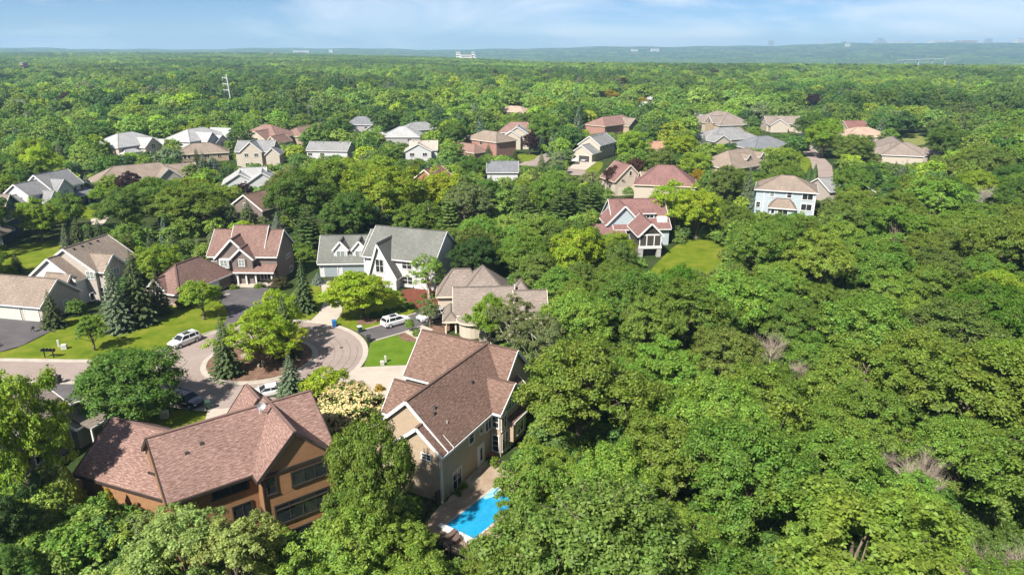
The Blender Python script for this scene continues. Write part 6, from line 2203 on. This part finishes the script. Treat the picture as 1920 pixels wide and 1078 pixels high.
def blocked(x, y, w, hgt, soft=1.0):
    for sx, sy, sr in SUNNY:
        for t in (.35, .6, .85, 1.0):
            k = hgt * t / math.tan(SUN_EL)
            if (x - SUN_AZ_DIR.x * k - sx) ** 2 + (y - SUN_AZ_DIR.y * k - sy) ** 2 < (sr + w * .3) ** 2:
                return True
    for fx, fy, fr in FOOT:
        if (x - fx) ** 2 + (y - fy) ** 2 < (fr + w * .36) ** 2:
            return True
    for a, b, c_, d_, s in SB:
        if a - 2 < x < b + 2 and c_ - 2 < y < d_ + 2 and in_poly(x, y, s):
            return True
    z = ground_h(x, y)
    u, v0, d = P(x, y, z + hgt * .97)
    v1 = P(x, y, z + hgt * .18)[1]
    hw = w * .44 * F / d
    for u0, va, u1, vb, dep in CLEAR:
        if y < dep and u + hw > u0 and u - hw < u1 and v1 > va and v0 < vb:
            return True
    return False


GRID = {}


def crowded(x, y, w, k=.42):
    gx, gy = int(x // 12), int(y // 12)
    for i in (-1, 0, 1):
        for j in (-1, 0, 1):
            for px, py, pw in GRID.get((gx + i, gy + j), ()):
                if (x - px) ** 2 + (y - py) ** 2 < (k * (w + pw)) ** 2:
                    return True
    return False


def put(x, y, w):
    GRID.setdefault((int(x // 12), int(y // 12)), []).append((x, y, w))


for p in PLACED:
    put(*p)
rf = random.Random(21)
cand = []


def pick_tone(x, y):
    r = rf.random()
    for name, w in [('mid green', .30), ('deep green', .20), ('fresh green', .15), ('bright green', .11), ('olive green', .11), ('dark green', .06), ('yellow-green', .035), ('grey-green', .035)]:
        r -= w
        if r < 0:
            return name
    return 'mid green'


def wood_tone():
    return rf.choices(['mid green', 'deep green', 'fresh green', 'olive green', 'bright green'], [.56, .06, .24, .11, .03])[0]


def scatter(n, region, wr, kfac, wood, zone):
    for _ in range(n):
        x, y = region()
        if y < 24:
            continue
        u, v, d = P(x, y, 8)
        if not (-140 < u < 2060 and v < 1330):
            continue
        w = rf.uniform(*wr)
        hgt = w * rf.uniform(.92, 1.15) if wood else w * rf.uniform(.85, 1.12)
        hgt = min(hgt, 15)
        if crowded(x, y, w, kfac) or blocked(x, y, w, hgt):
            continue
        put(x, y, w)
        con = (not wood) and rf.random() < .10
        cand.append((x, y, w, hgt, wood_tone() if wood else pick_tone(x, y), zone, con, w * F / d))


# the wood on the right and along the bottom
scatter(9000, lambda: (rf.uniform(2, 150), rf.uniform(26, 175)), (8.0, 14.5), .37, True, 'wood')
scatter(5000, lambda: (rf.uniform(-2, 150), rf.uniform(26, 175)), (5.0, 8.0), .38, True, 'wood')
scatter(2500, lambda: (rf.uniform(-16, 12), rf.uniform(30, 60)), (4.5, 7.0), .40, True, 'front')
# between and behind the houses
scatter(16000, lambda: (rf.uniform(-330, 400), rf.uniform(95, 420)), (9, 14), .38, False, 'town')
scatter(16000, lambda: (rf.uniform(-330, 400), rf.uniform(95, 420)), (5.5, 9), .38, False, 'town')
scatter(9000, lambda: (rf.uniform(-200, 300), rf.uniform(90, 300)), (3.0, 5.0), .38, False, 'town')
cand.sort(key=lambda c_: -c_[7])
LM = [('the pool house', 860, 760), ('the cedar house', 450, 860), ('the grey-green roof', 740, 470), ('the mauve-roofed house', 460, 480), ('the beige house', 120, 520),
      ('the light-blue house', 1475, 365), ('the screened porch house', 1200, 420), ('the bleached dead tree', 1455, 610), ('the brown leafless tree', 1765, 830),
      ('the pale leafless tree', 1898, 970), ('the taupe-roofed house', 930, 560), ('the swimming pool', 900, 975), ('the dusty-red roof', 1225, 340),
      ('the vivid edge tree', 1855, 545), ('the white porch house', 95, 355), ('the tan-roofed ranch house', 260, 320), ('the open garage', 1112, 285), ('the red brick house', 905, 265),
      ('the white-limbed dead tree', 1843, 360), ('the white cottage', 620, 280), ('the dormered tan house', 1380, 298), ('the long taupe-roofed house', 1695, 280), ('the grand pale house', 245, 265),
      ('the back lawn', 1295, 480), ('the plain brown roof', 497, 370), ('the low white house', 450, 330), ('the orange gable', 815, 322), ('the steel power pole', 430, 165)]
DIRN = ['right of', 'above and right of', 'above', 'above and left of', 'left of', 'below and left of', 'below', 'below and right of']
used = {}
N_IND = 225
indiv, mass = cand[:N_IND + 0], cand[N_IND:]
kinds_w = ['oak', 'oak', 'oak', 'maple', 'ash']
for c_ in indiv:
    x, y, w, hgt, tone, zone, con, px = c_
    u, v, d = P(x, y, hgt * .6)
    best = None
    size = 'broad' if w > 11.5 else ('mid-sized' if w > 7 else 'small')
    order = sorted(LM, key=lambda l: math.hypot(u - l[1], (v - l[2]) * 1.5))
    lab = None
    for l in order[:5]:
        a = math.atan2(-(v - l[2]), u - l[1])
        dd = DIRN[int(round(a / (math.pi / 4))) % 8]
        dist = math.hypot(u - l[1], v - l[2])
        near = 'just ' if dist < 90 else ('well ' if dist > 260 else '')
        what = 'spruce' if con else ('woodland tree' if zone == 'wood' else 'leafy tree')
        lm_ = l[0]
        lab = f"{size} {'spruce-green' if con else tone} {what} {near}{dd} {l[0]}"
        if lab not in used:
            break
    used[lab] = used.get(lab, 0) + 1
    grp = {'wood': 'trees of the dense wood', 'front': 'trees along the bottom edge', 'town': 'trees among the houses'}[zone]
    if con:
        plant('spruce', x, y, hgt * 1.1, w * .62, rf.choice(['spruce green', 'spruce green', 'blue-green']), lab, group=grp)
    else:
        plant(rf.choice(kinds_w if w > 9 else ['maple', 'ash', 'maple', 'oak']), x, y, hgt, w, tone, lab, group=grp, jitter=.15)

# ------------------------------------------------------------------ the far woods: one mass of tree crowns
pts, scl, rot, idx, tin = [], [], [], [], []


def far_tree(x, y, w, hgt, tone, con=False, lift=0.0):
    pts.append((x, y, ground_h(x, y) - lift))
    rot.append(rf.uniform(0, 6.283))
    g = GREEN[tone]
    k = rf.uniform(.74, 1.1) if y > 300 else rf.uniform(.82, 1.15)
    if con:
        idx.append(4)
        scl.append((w / 6.4 * .6, w / 6.4 * .6, hgt / 12 * 1.1))
        g = GREEN[rf.choice(['spruce green', 'blue-green'])]
    else:
        idx.append(rf.randrange(4))
        scl.append((w / 10.8, w / 10.8, hgt / 11.5))
    if y > 330:     # stands of different kinds
        k *= 1 + .24 * math.sin(x * .013 + y * .005 + 2 * math.sin(y * .004)) * math.sin(y * .009 + 1.5 * math.sin(x * .006)) + .12 * math.sin(x * .031 + y * .022)
    tin.append((g[0] * k * rf.uniform(.84, 1.12), g[1] * k, g[2] * k * rf.uniform(.9, 1.5), 1))


for c_ in mass:
    far_tree(c_[0], c_[1], c_[2], c_[3], c_[4], c_[6])
for r0, r1, sp, wr in [(395, 900, 10.8, (9, 17)), (900, 1600, 13.5, (12, 20)), (1600, 3000, 17, (16, 25)), (3000, 5000, 30, (26, 44)), (5000, 9000, 55, (48, 80))]:
    r = r0
    while r < r1:
        a = -.66
        while a < .66:
            aa, r2 = a + rf.uniform(-.5, .5) * sp / r, r + rf.uniform(-.5, .5) * sp
            x, y = r2 * math.sin(aa), r2 * math.cos(aa)
            a += sp / r
            if y < 420 and abs(x) < 400:
                continue
            w = rf.uniform(*wr)
            hgt = min(w * rf.uniform(.85, 1.15), 18 if r < 3000 else 22)
            u, v, d = P(x, y, 8)
            if r < 1200 and blocked(x, y, w, hgt):
                continue
            tone = pick_tone(x, y)
            q = rf.random()
            if q < .005:
                tone = 'purple'
            elif math.sin(x * .011 + 1.3) * math.sin(y * .008 + x * .004) > .25 and q < .6:
                tone = 'deep green'
            elif math.sin(x * .009 - 2) * math.cos(y * .0075) > .3 and q < .6:
                tone = 'fresh green'
            far_tree(x, y, w, hgt, tone, rf.random() < .05 and r < 1600)
        r += sp * .92
ng = bpy.data.node_groups.new('scatter_crowns', 'GeometryNodeTree')
ng.interface.new_socket('Geometry', in_out='INPUT', socket_type='NodeSocketGeometry')
ng.interface.new_socket('Geometry', in_out='OUTPUT', socket_type='NodeSocketGeometry')
gi, go2 = ng.nodes.new('NodeGroupInput'), ng.nodes.new('NodeGroupOutput')
gti = ng.nodes.new('GeometryNodeGeometryToInstance')
for lm in reversed(LOD):
    ob = bpy.data.objects.new('far_crown', lm)
    oi = ng.nodes.new('GeometryNodeObjectInfo')
    oi.inputs['Object'].default_value = ob
    oi.inputs['As Instance'].default_value = True
    ng.links.new(oi.outputs['Geometry'], gti.inputs[0])
iop = ng.nodes.new('GeometryNodeInstanceOnPoints')
iop.inputs['Pick Instance'].default_value = True


def named(nm, typ):
    n_ = ng.nodes.new('GeometryNodeInputNamedAttribute')
    n_.data_type = typ
    n_.inputs['Name'].default_value = nm
    return n_.outputs['Attribute']


m2p = ng.nodes.new('GeometryNodeMeshToPoints')
ng.links.new(gi.outputs[0], m2p.inputs[0])
ng.links.new(m2p.outputs[0], iop.inputs['Points'])
cx_ = ng.nodes.new('ShaderNodeCombineXYZ')
ng.links.new(named('rotz', 'FLOAT'), cx_.inputs[2])
e2r = ng.nodes.new('FunctionNodeEulerToRotation')
ng.links.new(cx_.outputs[0], e2r.inputs[0])
ng.links.new(e2r.outputs[0], iop.inputs['Rotation'])
ng.links.new(named('scl', 'FLOAT_VECTOR'), iop.inputs['Scale'])
ng.links.new(named('idx', 'INT'), iop.inputs['Instance Index'])
ng.links.new(gti.outputs[0], iop.inputs['Instance'])
ng.links.new(iop.outputs[0], go2.inputs[0])


def scatter_object(name, i0, i1, label):
    me = bpy.data.meshes.new(name)
    me.from_pydata(pts[i0:i1], [], [])
    at = me.attributes.new('scl', 'FLOAT_VECTOR', 'POINT'); at.data.foreach_set('vector', np.array(scl[i0:i1], np.float32).ravel())
    at = me.attributes.new('rotz', 'FLOAT', 'POINT'); at.data.foreach_set('value', np.array(rot[i0:i1], np.float32))
    at = me.attributes.new('idx', 'INT', 'POINT'); at.data.foreach_set('value', np.array(idx[i0:i1], np.int32))
    at = me.attributes.new('tint', 'FLOAT_COLOR', 'POINT'); at.data.foreach_set('color', np.array(tin[i0:i1], np.float32).ravel())
    o = link(bpy.data.objects.new(name, me))
    tag(o, label, 'woods' if name == 'far_woods' else 'undergrowth', kind='stuff')
    md = o.modifiers.new('scatter', 'NODES')
    md.node_group = ng
    return o


scatter_object('far_woods', 0, len(pts), 'unbroken mass of tree crowns stretching to the horizon')

# ------------------------------------------------------------------ undergrowth between the trunks
ug = []
for _ in range(9000):
    x, y = (rf.uniform(0, 150), rf.uniform(24, 180)) if rf.random() < .75 else (rf.uniform(-70, 5), rf.uniform(24, 60))
    u, v, d = P(x, y, 2)
    if not (-60 < u < 1980 and v < 1200):
        continue
    w = rf.uniform(2.5, 5.5)
    if crowded(x, y, -w, .0) or blocked(x, y, w, 2.6):
        continue
    ug.append((x, y, w))
k0 = len(pts)
for x, y, w in ug:
    far_tree(x, y, w, rf.uniform(2.0, 4.5), rf.choice(['deep green', 'mid green', 'olive green', 'fresh green']), lift=.6)
scatter_object('undergrowth', k0, len(pts), 'low green undergrowth filling the gaps of the wood')

# ------------------------------------------------------------------ the air
hz, ht, hout = newmat('haze_air')
pv = node(ht, 'ShaderNodeVolumePrincipled')
pv.inputs['Color'].default_value = (.46, .74, 1.0, 1)
pv.inputs['Density'].default_value = 1.45e-4
pv.inputs['Anisotropy'].default_value = 0.1
ht.links.new(pv.outputs[0], hout.inputs['Volume'])
mb = MB()
mb.box(-9600, 9600, -9600, 9600, -80, 165)
ho = mb.build('haze', hz)
tag(ho, 'thin blue summer haze lying over the land', 'haze', kind='stuff')
